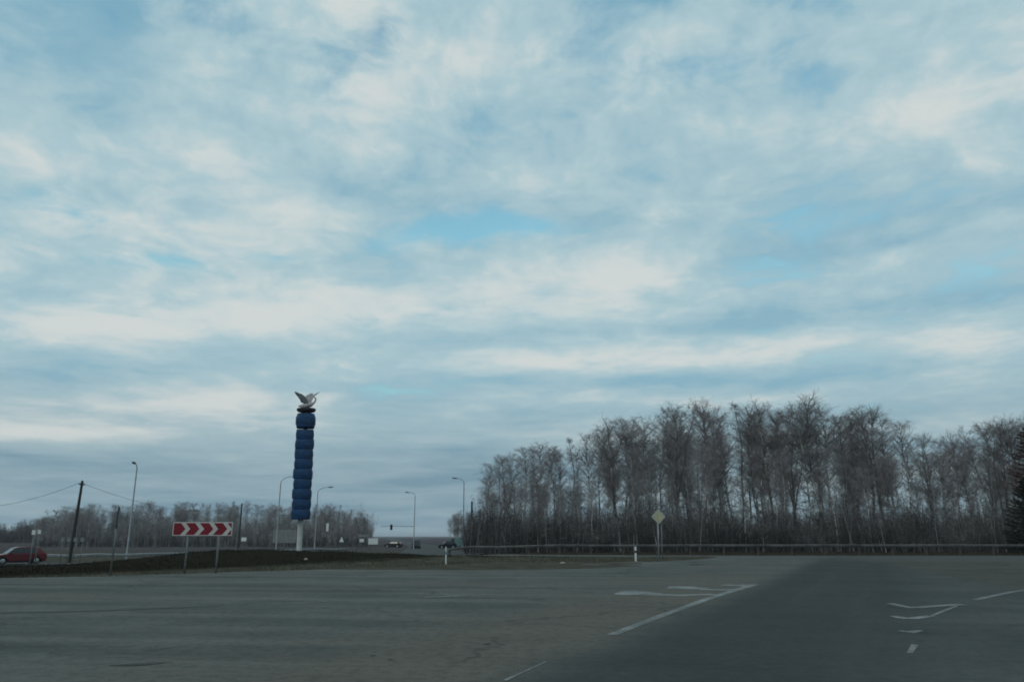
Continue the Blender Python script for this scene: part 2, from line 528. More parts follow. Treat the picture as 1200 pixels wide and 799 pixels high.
def ground_mat():
    m = bpy.data.materials.new('ground_soil_and_field'); m.use_nodes = True
    t = NT(m.node_tree); p = m.node_tree.nodes['Principled BSDF']
    g = m.node_tree.nodes.new('ShaderNodeNewGeometry')
    v = S(t, g.outputs['Position'])
    x, y, z = t.sep(v)
    n1 = t.noise(v, 0.12, 5, 0.6); n2 = t.noise(v, 0.9, 6, 0.65); n3 = t.noise(v, 9.0, 4, 0.6)
    dry = t.mix(t.step(n2, 0.35, 0.65), (0.100, 0.088, 0.068), (0.062, 0.058, 0.046))      # trodden verge, dead grass
    earth = t.mix(t.step(n3, 0.35, 0.7), (0.019, 0.017, 0.013), (0.032, 0.026, 0.019))      # black soil of the raised bank
    # the raised bank is black earth with some green
    bank_f = t.step(y + (n1 - 0.5) * 4.0 + x * (-1.3) + (n2 - 0.5) * 4.0, 49.5, 53.5) * t.step(y, 66.0, 60.0) * t.step(x + (n1 - 0.5) * 8.0, 7.0, -1.0)
    green = t.mix(t.step(n2, 0.45, 0.7), earth, (0.024, 0.026, 0.016))
    near = t.mix(bank_f, dry, green)
    field = t.mix(t.step(n1, 0.35, 0.65), (0.095, 0.082, 0.085), (0.075, 0.066, 0.068))
    far_f = t.step(y, 110.0, 180.0)
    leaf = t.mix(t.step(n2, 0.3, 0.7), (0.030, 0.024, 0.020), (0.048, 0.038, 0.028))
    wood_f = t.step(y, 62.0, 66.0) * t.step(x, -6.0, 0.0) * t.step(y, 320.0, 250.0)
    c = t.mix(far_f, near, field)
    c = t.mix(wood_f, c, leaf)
    t.put(p.inputs['Base Color'], c)
    p.inputs['Roughness'].default_value = 0.95
    p.inputs['Specular IOR Level'].default_value = 0.0
    b = m.node_tree.nodes.new('ShaderNodeBump'); b.inputs['Strength'].default_value = 0.7; b.inputs['Distance'].default_value = 0.06
    t.put(b.inputs['Height'], n3 * 0.6 + n2)
    m.node_tree.links.new(b.outputs[0], p.inputs['Normal'])
    return m


def grass_mat():
    m = bpy.data.materials.new('withered_grass'); m.use_nodes = True
    t = NT(m.node_tree); p = m.node_tree.nodes['Principled BSDF']
    g = m.node_tree.nodes.new('ShaderNodeNewGeometry')
    v = S(t, g.outputs['Position'])
    x, y, z = t.sep(v)
    n1 = t.noise(v, 0.12, 5, 0.6); n2 = t.noise(v, 0.9, 6, 0.65); n3 = t.noise(v, 5.0, 3, 0.6)
    bank_f = t.step(y + (n1 - 0.5) * 4.0 + x * (-1.3) + (n2 - 0.5) * 4.0, 49.5, 53.5) * t.step(x + (n1 - 0.5) * 8.0, 7.0, -1.0) * t.step(n3, 0.75, 0.55)
    dry = t.mix(t.step(n2, 0.35, 0.65), (0.095, 0.084, 0.060), (0.060, 0.057, 0.042))
    dark = t.mix(t.step(n2, 0.45, 0.7), (0.020, 0.017, 0.013), (0.034, 0.029, 0.019))
    t.put(p.inputs['Base Color'], t.mix(bank_f, dry, dark))
    p.inputs['Roughness'].default_value = 0.95; p.inputs['Specular IOR Level'].default_value = 0.0
    return m


M['grass'] = grass_mat()


def line_side(t, x, y, a, b):
    """signed distance (m) to the line through ground points a, b; positive on the right"""
    dxx, dyy = b[0] - a[0], b[1] - a[1]
    L = math.hypot(dxx, dyy)
    return (x - a[0]) * (dyy / L) - (y - a[1]) * (dxx / L)


def asphalt_mat():
    m = bpy.data.materials.new('asphalt'); m.use_nodes = True
    t = NT(m.node_tree); p = m.node_tree.nodes['Principled BSDF']
    g = m.node_tree.nodes.new('ShaderNodeNewGeometry')
    v = S(t, g.outputs['Position'])
    x, y, z = t.sep(v)
    n0 = t.noise(v, 0.09, 5, 0.6)
    n1 = t.noise(v, 0.35, 6, 0.62)
    # wheel-dragged streaks: run with the cross traffic (left to right) on the old asphalt
    st = t.noise(t.comb(x * 0.06, y * 0.9 + x * 0.10, 0.0), 1.0, 6, 0.62)
    grain = t.noise(v, 38.0, 3, 0.7)
    agg = t.noise(v, 140.0, 2, 0.6)
    old = t.mix(t.step(st * 0.6 + n1 * 0.5, 0.42, 0.68), (0.094, 0.098, 0.090), (0.172, 0.166, 0.148))
    dust = t.mix(t.step(n1, 0.3, 0.7), (0.180, 0.154, 0.124), (0.130, 0.112, 0.092))
    fresh = t.mix(t.step(n1 * 0.7 + st * 0.4, 0.35, 0.75), (0.048, 0.053, 0.054), (0.069, 0.073, 0.072))
    # the newer lane lies right of the painted edge line
    a0, b0 = gp(560, 812), gp(883, 685)
    sL = line_side(t, x, y, a0, b0) + (n1 - 0.5) * 0.9 + (n0 - 0.5) * 1.0
    laneL = t.step(sL, -0.6, 0.8) * (1.0 - 0.45 * t.step(line_side(t, x, y, gp(1035, 800), gp(1060, 690)) + (n0 - 0.5) * 3.0, -0.6, 1.5))
    # sand drifted along the left of that line
    dl = t.step(t.math('ABSOLUTE', sL + 1.3), 2.2, 0.5) * t.step(y, 40.0, 14.0)
    dl2 = t.step(t.math('ABSOLUTE', sL + 2.6), 3.0, 0.2) * t.step(n1, 0.42, 0.62) * 0.8
    c = t.mix(t.math('MAXIMUM', dl * 0.85, dl2 * 0.75), old, dust)
    # dust swept to the edge strip of the far lanes
    e1, e2 = gp(0, 700), gp(640, 681)
    sE = t.math('ABSOLUTE', line_side(t, x, y, e1, e2) + (n0 - 0.5) * 2.0)
    c = t.mix(t.step(sE, 2.2, 0.2) * t.step(st, 0.35, 0.65) * 0.6, c, dust)
    c = t.mix(laneL, c, fresh)
    # right-hand verge of the lane: soil and sand washed over the asphalt
    r0, r1 = gp(1040, 662), gp(1215, 700)
    sR = line_side(t, x, y, r1, r0) + (n1 - 0.5) * 3.0
    dirtR = t.step(sR, -0.6, 1.2) * t.step(y + (n1 - 0.5) * 8, 15.0, 20.0)
    soil = t.mix(t.step(n1, 0.35, 0.65), (0.072, 0.068, 0.048), (0.105, 0.095, 0.078))
    c = t.mix(dirtR * 0.85, c, soil)
    farR = t.step(y + (n1 - 0.5) * 3.0, 42.0, 46.0) * t.step(x, 16.0, 24.0)
    c = t.mix(farR * 0.8, c, (0.115, 0.105, 0.102))
    # oil and tar stains, joints
    tar = t.step(t.noise(t.comb(x * 0.35, y * 1.0, 4.0), 1.1, 4, 0.55), 0.66, 0.72)
    c = t.mix(tar * 0.30, c, (0.035, 0.036, 0.035))
    vor = m.node_tree.nodes.new('ShaderNodeTexVoronoi'); vor.feature = 'DISTANCE_TO_EDGE'
    t.put(vor.inputs['Vector'], t.vmath('ADD', v, t.vmath('SCALE', t.noisecol(v, 0.8, 4), scale=1.6)))
    vor.inputs['Scale'].default_value = 0.22
    crack = t.step(S(t, vor.outputs['Distance']), 0.016, 0.004) * t.step(n0, 0.44, 0.54) * (1.0 - laneL * 0.8)
    c = t.mix(crack * 0.4, c, (0.024, 0.025, 0.025))
    dm = t.noise(v, 6.5, 6, 0.7)
    c = t.mix(t.step(dm, 0.46, 0.60) * 0.30, c, (0.034, 0.036, 0.035))
    c = t.mix(t.step(dm, 0.44, 0.30) * 0.25, c, (0.17, 0.165, 0.15))
    # tyre tracks polished along the newer lane
    tk = t.noise(t.comb(sL * 1.1, y * 0.03, 2.0), 1.0, 4, 0.6)
    c = t.mix(t.step(tk, 0.5, 0.62) * laneL * 0.30, c, (0.085, 0.09, 0.088))
    c = t.mix(t.step(grain * 0.5 + agg * 0.5, 0.42, 0.58) * 0.40, c, (0.028, 0.030, 0.030))
    c = t.mix(t.step(agg, 0.56, 0.68) * 0.35, c, (0.17, 0.165, 0.155))
    t.put(p.inputs['Base Color'], c)
    p.inputs['Roughness'].default_value = 0.86
    p.inputs['Specular IOR Level'].default_value = 0.06
    b = m.node_tree.nodes.new('ShaderNodeBump'); b.inputs['Strength'].default_value = 0.35; b.inputs['Distance'].default_value = 0.008
    t.put(b.inputs['Height'], grain * 0.5 + agg * 0.6 + n1)
    m.node_tree.links.new(b.outputs[0], p.inputs['Normal'])
    return m


def paint_mat():
    m = bpy.data.materials.new('worn_road_paint'); m.use_nodes = True
    t = NT(m.node_tree); p = m.node_tree.nodes['Principled BSDF']
    g = m.node_tree.nodes.new('ShaderNodeNewGeometry')
    v = S(t, g.outputs['Position'])
    n = t.noise(v, 1.1, 6, 0.65); n2 = t.noise(v, 14.0, 5, 0.75)
    f = t.step(n * 0.5 + n2 * 0.6, 0.40, 0.62)
    t.put(p.inputs['Base Color'], t.mix(f, (0.31, 0.315, 0.305), (0.10, 0.103, 0.097)))
    p.inputs['Roughness'].default_value = 0.8
    return m


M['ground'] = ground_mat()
M['asphalt'] = asphalt_mat()
M['paint'] = paint_mat()
M['tar'] = mat('tar_patch', (0.030, 0.031, 0.031), 0.8, 0.0, 0.3, 3.0, 0.3, 40.0)
M['back_road'] = mat('old_asphalt', (0.050, 0.051, 0.050), 0.9, 0.0, 0.25, 0.4, 0.2, 60.0)

# ------------------------------------------------------------------ ground
def axis(parts):
    out = []
    for a, b, st in parts: out += list(np.arange(a, b, st))
    return np.array(sorted(set(np.round(out, 3))))


gx = axis([(-9000, -1500, 1500), (-1500, -300, 150), (-300, -90, 15), (-90, 60, 0.75), (60, 300, 15), (300, 1500, 150), (1500, 9001, 1500)])
gy = axis([(-3000, -100, 500), (-100, 20, 15), (20, 90, 0.75), (90, 300, 10), (300, 1500, 100), (1500, 12001, 1500)])
GX, GY = np.meshgrid(gx, gy)
GZ = terr(GX, GY)
nx_, ny_ = len(gx), len(gy)
gv = np.stack([GX, GY, GZ], -1).reshape(-1, 3)
ii = (np.arange(ny_ - 1)[:, None] * nx_ + np.arange(nx_ - 1)[None, :]).ravel()
gt = np.concatenate([np.stack([ii, ii + 1, ii + 1 + nx_], -1), np.stack([ii, ii + 1 + nx_, ii + nx_], -1)])
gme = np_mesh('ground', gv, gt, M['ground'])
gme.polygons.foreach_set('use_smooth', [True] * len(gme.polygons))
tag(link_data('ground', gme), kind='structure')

# asphalt of the junction: its far-left edge bounds the planted island
edge_px = [(0, 677), (120, 675), (250, 670.5), (380, 667), (500, 664), (600, 661.2), (700, 659), (770, 657.6), (812, 655.6), (834, 653.6), (842, 652.2)]
edge = [gp(*e) for e in edge_px]
tipx, tipy = edge[-1].x, edge[-1].y
outline = [(-70, -30), (-70, 24.0)] + [(-45, 24.3)]
dense = []
for a, b in zip(edge, edge[1:]):
    for k in range(6):
        q = a.lerp(b, k / 6); dense.append((q.x + random.uniform(-.03, .03), q.y + random.uniform(-.06, .06)))
outline += dense + [(tipx, tipy), (tipx - 0.4, tipy + 0.9), (tipx - 2.5, tipy + 1.6), (9.0, 54.2), (4.0, 55.2), (0.0, 56.5), (-3, 58.5)]
outline += [(-0.5, 61.2), (4, 59.4), (9, 58.2), (16, 57.6), (25, 57.3), (40, 57.3), (60, 57.6), (90, 58.5), (90, -30)]
bm = bmesh.new()
vs = [bm.verts.new((x, y, 0.0)) for x, y in outline]
f = bm.faces.new(vs)
r = bmesh.ops.extrude_face_region(bm, geom=[f])
bmesh.ops.translate(bm, vec=(0, 0, -0.12), verts=[v for v in r['geom'] if isinstance(v, bmesh.types.BMVert)])
bmesh.ops.recalc_face_normals(bm, faces=bm.faces)
bmesh.ops.triangulate(bm, faces=bm.faces)
me = bpy.data.meshes.new('road'); bm.to_mesh(me); bm.free(); me.materials.append(M['asphalt'])
tag(link_data('road', me), kind='structure')


def strip(name, path, width, m, lift, kind='structure'):
    """a road laid on the terrain along a path of (x,y)"""
    P = []
    for a, b in zip(path, path[1:]):
        L = math.dist(a, b); k = max(1, int(L / 1.2))
        P += [(a[0] + (b[0] - a[0]) * i / k, a[1] + (b[1] - a[1]) * i / k) for i in range(k)]
    P.append(path[-1])
    P = np.array(P)
    T = np.gradient(P, axis=0); T /= np.linalg.norm(T, axis=1)[:, None]
    Nn = np.stack([-T[:, 1], T[:, 0]], -1)
    cols = np.linspace(-width / 2, width / 2, 9)
    V = []
    for c in cols:
        q = P + Nn * c
        V.append(np.stack([q[:, 0], q[:, 1], terr(q[:, 0], q[:, 1]) + lift], -1))
    V = np.stack(V, 1)
    n, k = V.shape[:2]
    F = [(i * k + j, i * k + j + 1, (i + 1) * k + j + 1, (i + 1) * k + j) for i in range(n - 1) for j in range(k - 1)]
    return tag(link_mesh(name, V.reshape(-1, 3), F, m, smooth_=True), kind=kind)


def spline(pts, n=12):
    out = []
    P = [Vector((*p, 0)) if len(p) == 2 else Vector(p) for p in pts]
    P = [P[0] * 2 - P[1]] + P + [P[-1] * 2 - P[-2]]
    for i in range(1, len(P) - 2):
        for k in range(n):
            t = k / n
            out.append(0.5 * ((2 * P[i]) + (P[i + 1] - P[i - 1]) * t + (2 * P[i - 1] - 5 * P[i] + 4 * P[i + 1] - P[i + 2]) * t * t + (3 * P[i] - P[i - 1] - 3 * P[i + 1] + P[i + 2]) * t ** 3))
    out.append(P[-2])
    return out


sp = [(p.x, p.y) for p in spline([(-1.5, 60.0), (-9, 64.5), (-20, 69.5), (-36, 73), (-60, 74.5), (-110, 76)], 10)]
strip('road', sp, 8.5, M['back_road'], 0.09)
sp = [(p.x, p.y) for p in spline([(-6, 68.5), (-9.5, 90), (-14, 130), (-24, 210), (-60, 420), (-140, 900)], 10)]
strip('road', sp, 8.0, M['back_road'], 0.12)


# painted markings: thin sheets on the asphalt
def ribbon(pts, w, name='road_marking', z=0.004, m=None):
    """pts are photograph pixels on the asphalt, w is metres across (list or number)"""
    P = [gp(u, v) for u, v in pts]
    Q = []
    for a, b in zip(P, P[1:]):
        k = max(1, int((b - a).length / 0.7))
        Q += [a.lerp(b, i / k) for i in range(k)]
    Q.append(P[-1])
    n = len(Q)
    W_ = [w] * n if not hasattr(w, '__len__') else list(np.interp(np.linspace(0, 1, n), np.linspace(0, 1, len(w)), w))
    V, F = [], []
    for i, q in enumerate(Q):
        t = (Q[min(i + 1, n - 1)] - Q[max(i - 1, 0)]).normalized()
        nn = Vector((-t.y, t.x, 0))
        e = random.uniform(0.88, 1.08)
        V += [q + nn * W_[i] / 2 * e + Vector((0, 0, z)), q - nn * W_[i] / 2 * e + Vector((0, 0, z))]
    F = [(2 * i, 2 * i + 1, 2 * i + 3, 2 * i + 2) for i in range(n - 1)]
    return tag(link_mesh(name, V, F, m or M['paint']), kind='structure')


ribbon([(717, 743.5), (770, 723), (826, 702.5), (862, 691), (884, 684.6)], [0.16, 0.2, 0.26])
ribbon([(592, 797), (640, 775)], [0.05, 0.10, 0.03])
ribbon([(737, 692), (748, 695.5), (757, 696.6)], [0.35, 1.3, 1.0])          # hatched nose of the splitter
ribbon([(757, 696.6), (800, 697.2), (838, 696.2)], [0.55, 0.4, 0.4], z=0.006)
ribbon([(796, 686.8), (806, 689), (815, 690.2)], [0.6, 1.3, 0.6])
ribbon([(820, 690.2), (845, 691), (866, 690.4)], [0.4, 0.5, 0.4], z=0.006)
ribbon([(848, 685), (866, 686), (880, 685)], [0.6, 0.6, 0.4], z=0.006)
ribbon([(1043, 706.5), (1058, 710), (1073, 712)], [0.16, 0.2, 0.28])
ribbon([(1073, 711.8), (1100, 709.6), (1127, 708)], [0.28, 0.24, 0.24], z=0.006)
ribbon([(1046, 721.5), (1056, 723.4), (1066, 725)], [0.12, 0.2, 0.24])
ribbon([(1066, 724.8), (1078, 723.4), (1092, 721.5)], [0.24, 0.22, 0.16], z=0.006)
ribbon([(1092, 721.3), (1106, 715.5), (1122, 709.5)], [0.06, 0.08, 0.06], z=0.005)
ribbon([(1055, 738.5), (1066, 740.5), (1079, 738.5)], [0.14, 0.26, 0.08])
ribbon([(1066, 765), (1072, 755)], [0.06, 0.08])
ribbon([(1143, 702.5), (1165, 697.6), (1186, 693.2), (1212, 689.4)], [0.14, 0.16, 0.14])
ribbon([(496, 699.3), (520, 698.6), (543, 697.4)], [0.10, 0.14, 0.08])
ribbon([(296, 708.5), (350, 705.6), (416, 702.6)], [0.03, 0.07, 0.05])
ribbon([(0, 716), (62, 715)], [0.07, 0.06])
ribbon([(-40, 718.4), (70, 717), (150, 714.2), (215, 711.6), (262, 709.2)], [0.10, 0.14, 0.16, 0.12, 0.06], name='road_patch', m=M['tar'])
ribbon([(128, 779.5), (150, 779), (172, 778), (196, 776)], [0.02, 0.13, 0.16, 0.02], name='road_patch', m=M['tar'])
ribbon([(566, 755), (571, 754), (575, 755)], [0.03, 0.12, 0.03], name='road_patch', m=M['tar'])
ribbon([(434, 768.5), (437, 767.5), (440, 768.5)], [0.02, 0.07, 0.02], name='road_patch', m=M['tar'])
ribbon([(454, 773), (457, 772), (460, 773)], [0.02, 0.07, 0.02], name='road_patch', m=M['tar'])

# ------------------------------------------------------------------ guardrails
def rail_path(pts, step=2.5):
    P = spline(pts, 24)
    out = [P[0]]; acc = 0
    for a, b in zip(P, P[1:]):
        L = (b - a).length; pos = 0
        while acc + (L - pos) >= step:
            pos += step - acc; acc = 0
            out.append(a.lerp(b, pos / L))
        acc += L - pos
    return out


def guardrail(pts, label, mbeam, mpost, beam_z=0.75, side=-1, step=2.5, bs=1.0):
    P = rail_path(pts, step)
    root = thing('guardrail', label, 'guardrail', (P[0].x, P[0].y, float(terr(P[0].x, P[0].y))), group='guardrails')
    inv = -root.location
    n = len(P)
    prof = [(0.00, -0.155), (0.012, -0.125), (0.075, -0.085), (0.075, -0.05), (0.01, -0.02), (0.01, 0.02), (0.075, 0.05), (0.075, 0.085), (0.012, 0.125), (0.0, 0.155)]
    loop = prof + [(a - 0.008, b) for a, b in reversed(prof)]
    V, F = [], []
    frames = []
    for i, p in enumerate(P):
        t = (P[min(i + 1, n - 1)] - P[max(i - 1, 0)]).normalized()
        nn = Vector((t.y, -t.x, 0)) * (1 if side < 0 else -1)
        z = float(terr(p.x, p.y)) + 0.06
        frames.append((p, t, nn, z))
        for a, b in loop:
            q = p + nn * (a + 0.1) + inv
            V.append((q.x, q.y, z + beam_z - 0.155 * bs + b * bs + inv.z + 0.006 * math.sin(i * 1.7)))
    k = len(loop)
    for i in range(n - 1):
        for j in range(k):
            F.append((i * k + j, i * k + (j + 1) % k, (i + 1) * k + (j + 1) % k, (i + 1) * k + j))
    F.append(tuple(range(k))); F.append(tuple(reversed([(n - 1) * k + j for j in range(k)])))
    link_mesh('beam', V, F, mbeam, root)
    pb = MB().box((0, 0, 0.10), (0.10, 0.13, 1.15)).build('post', mpost)
    sb = MB().box((0, 0, 0), (0.12, 0.06, 0.22)).build('spacer', mpost)
    first = True
    for p, t, nn, z in frames:
        a = math.atan2(t.y, t.x)
        po = pb if first else pb.copy(); so = sb if first else sb.copy()
        for o in (po, so):
            if not first: COL.objects.link(o)
            o.rotation_euler = (0, 0, a)
        po.parent = root; po.location = (p.x + inv.x, p.y + inv.y, z + inv.z + 0.02)
        so.parent = po; so.location = (0, -0.095 if side < 0 else 0.095, 0.5); so.rotation_euler = (0, 0, 0)
        first = False
    return root


guardrail([(-5.2, 66.5), (-1.5, 64.0), (3, 62.3), (9.4, 60.7), (16, 59.9), (25, 59.5), (40, 59.5), (62, 60.2), (84, 61.5)], 'long thin dull guardrail in front of the bare birch wood', M['rail'], M['rail_old'], bs=0.62, beam_z=0.77)
guardrail([(-110, 80.0), (-75, 79.6), (-55, 80.0), (-40, 84.0), (-35, 98), (-31, 111), (-24, 121)], 'pale guardrail along the road behind the column and the chevron board', M['galv'], M['post'])

# ------------------------------------------------------------------ chevron board
def ch_pt(p): return p


def chevron_board():
    c = gp(237, 671.5)
    d = c.y
    x0, x1 = pdir(203, 620).x / pdir(203, 620).y * d, pdir(272, 620).x / pdir(272, 620).y * d
    z0, z1 = top_z(237, 627.5, d), top_z(237, 611.5, d)
    wdt, hgt = x1 - x0, z1 - z0
    root = thing('chevron_sign', 'long red and white chevron board on two steel posts', 'road sign', ((x0 + x1) / 2, d, -0.06), R(2))
    for px in (218, 254):
        x = pdir(px, 650).x / pdir(px, 650).y * d - (x0 + x1) / 2
        MB().tube([(x, 0.04, -0.3), (x, 0.04, z1 + 0.02)], 0.036, 10).build('post', M['post'], root, True)
    zc = (z0 + z1) / 2 + 0.06
    pl = MB().box((0, 0, zc), (wdt, 0.022, hgt), bevel=0.006).build('plate', M['sign_white'], root)
    b = 0.035
    W_, H_ = wdt - 2 * b, hgt - 2 * b
    # the red field is cut by four white chevrons: build the red pieces
    unit = W_ / 4.15
    tipl = H_ * 0.42
    wch = unit * 0.34
    def clip(poly, xmax):
        out = []
        for (a, b_) in zip(poly, poly[1:] + poly[:1]):
            ina, inb = a[0] <= xmax, b_[0] <= xmax
            if ina: out.append(a)
            if ina != inb:
                t = (xmax - a[0]) / (b_[0] - a[0]); out.append((xmax, a[1] + (b_[1] - a[1]) * t))
        return out
    xl = -W_ / 2
    for i in range(5):
        # red piece i between white chevrons
        xs = xl + i * unit
        xe = xs + unit - wch
        left = [(xl, H_ / 2), (xl, -H_ / 2)] if i == 0 else [(xs - tipl * 0.45, H_ / 2), (xs + tipl * 0.55, 0), (xs - tipl * 0.45, -H_ / 2)]
        if i < 4:
            right = [(xe - tipl * 0.45, -H_ / 2), (xe + tipl * 0.55, 0), (xe - tipl * 0.45, H_ / 2)]
            polys = [left + right]
        else:
            xr = W_ / 2
            # two corner triangles beyond the last chevron
            s_ = (H_ / 2) / tipl
            xa = xs - tipl * 0.45
            t_ = min(1, (xr - xa) / tipl)
            polys = [[(xa, H_ / 2), (xa + tipl * t_, H_ / 2 * (1 - t_)), (xr, H_ / 2)], [(xa, -H_ / 2), (xr, -H_ / 2), (xa + tipl * t_, -H_ / 2 * (1 - t_))]]
            if xa >= xr - 0.005: polys = []
        for poly in polys:
            MB().prism([(p[0], p[1] + zc) for p in poly], 0.004, off=-0.0135).build('red_chevron', M['sign_red'], pl)
    for zz_ in (z0 + 0.12, z1 - 0.06):
        MB().box((0, 0.022, zz_ + 0.06), (wdt * 0.92, 0.02, 0.03)).build('bracket', M['post'], root)
    return root


chevron_board()


# ------------------------------------------------------------------ diamond priority sign on two posts
def diamond_sign():
    b = gp(774, 656.6)
    d = b.y
    zc = top_z(775.5, 605, d)
    r = 8.3 * d / F_PX * 1.03
    root = thing('priority_sign', 'pale yellowish diamond sign on two thin posts at the tip of the island', 'road sign', (b.x, d, -0.06), R(4))
    MB().tube([(-0.08, 0.05, -0.3), (-0.03, 0.05, zc + 0.30)], 0.036, 10).build('post', M['galv'], root, True)
    MB().tube([(0.16, 0.10, -0.3), (0.17, 0.10, zc - 0.05)], 0.030, 10).build('post', M['post'], root, True)
    zc += 0.06
    def dia(k, dep, off, nm, m, par):
        rr = r * k; c = rr * 0.10
        poly = [(0 + c, zc + rr - c), (rr - c, zc + c), (rr - c, zc - c), (c, zc - rr + c), (-c, zc - rr + c), (-rr + c, zc - c), (-rr + c, zc + c), (-c, zc + rr - c)]
        return MB().prism(poly, dep, off=off).build(nm, m, par)
    pl = dia(1.0, 0.02, 0.0, 'plate', M['diamond_edge'], root)
    dia(0.72, 0.004, -0.0135, 'yellow_centre', M['diamond'], pl)


diamond_sign()


# ------------------------------------------------------------------ marker posts (delineators)
def delineator(u, vb, vt, label, lean=0.0, band='black', w=0.10):
    b = gp(u, vb)
    h = top_z(u, vt, b.y)
    root = thing('marker_post', label, 'marker post', (b.x, b.y, -0.06), R(8), group='striped marker posts')
    root.rotation_euler = (0, R(lean), R(8))
    h += 0.06
    MB().box((0, 0, h * 0.30 - 0.1), (w, 0.06, h * 0.60 + 0.2), bevel=0.012).build('lower_section', M['white'], root)
    MB().box((0, 0, h * 0.60 + h * 0.075), (w + 0.004, 0.064, h * 0.15), bevel=0.008).build('band', M[band], root)
    MB().prism([(-w / 2, h * 0.75), (w / 2, h * 0.75), (w / 2, h * 0.97), (0.0, h), (-w / 2, h * 0.97)], 0.06).build('top_section', M['white'], root)
    MB().box((0, -0.0335, h * 0.675), (0.04, 0.006, h * 0.10)).build('reflector', M['sign_grey'], root)


delineator(522.5, 662.3, 640, 'white marker post standing alone on the island verge', -1.0, 'sign_grey', 0.06)
delineator(745, 657.8, 640, 'white and black marker post beside the diamond sign', 1.0)


# ------------------------------------------------------------------ side-on warning sign
def side_sign():
    b = gp(129, 673)
    d = b.y
    zt = top_z(134.5, 592, d)
    root = thing('warning_sign', 'dark triangular sign seen almost edge-on atop a thin pale post', 'road sign', (b.x, d, -0.06), 0)
    zt += 0.06
    MB().tube([(0, 0, -0.3), (0.045, 0, zt - 0.05)], 0.034, 10).build('post', M['post'], root, True)
    tri = MB().prism([(-0.46, 0.0), (-0.44, -0.03), (0.44, -0.03), (0.46, 0.0), (0.03, 0.80), (-0.03, 0.80)], 0.02, off=0).build('plate', M['sign_back'], root)
    tri.rotation_euler = (0, 0, R(113)); tri.location = (0.035, -0.05, zt - 0.80)
    MB().box((0, 0.012, 0.18), (0.5, 0.02, 0.03)).build('bracket', M['post'], tri)


side_sign()


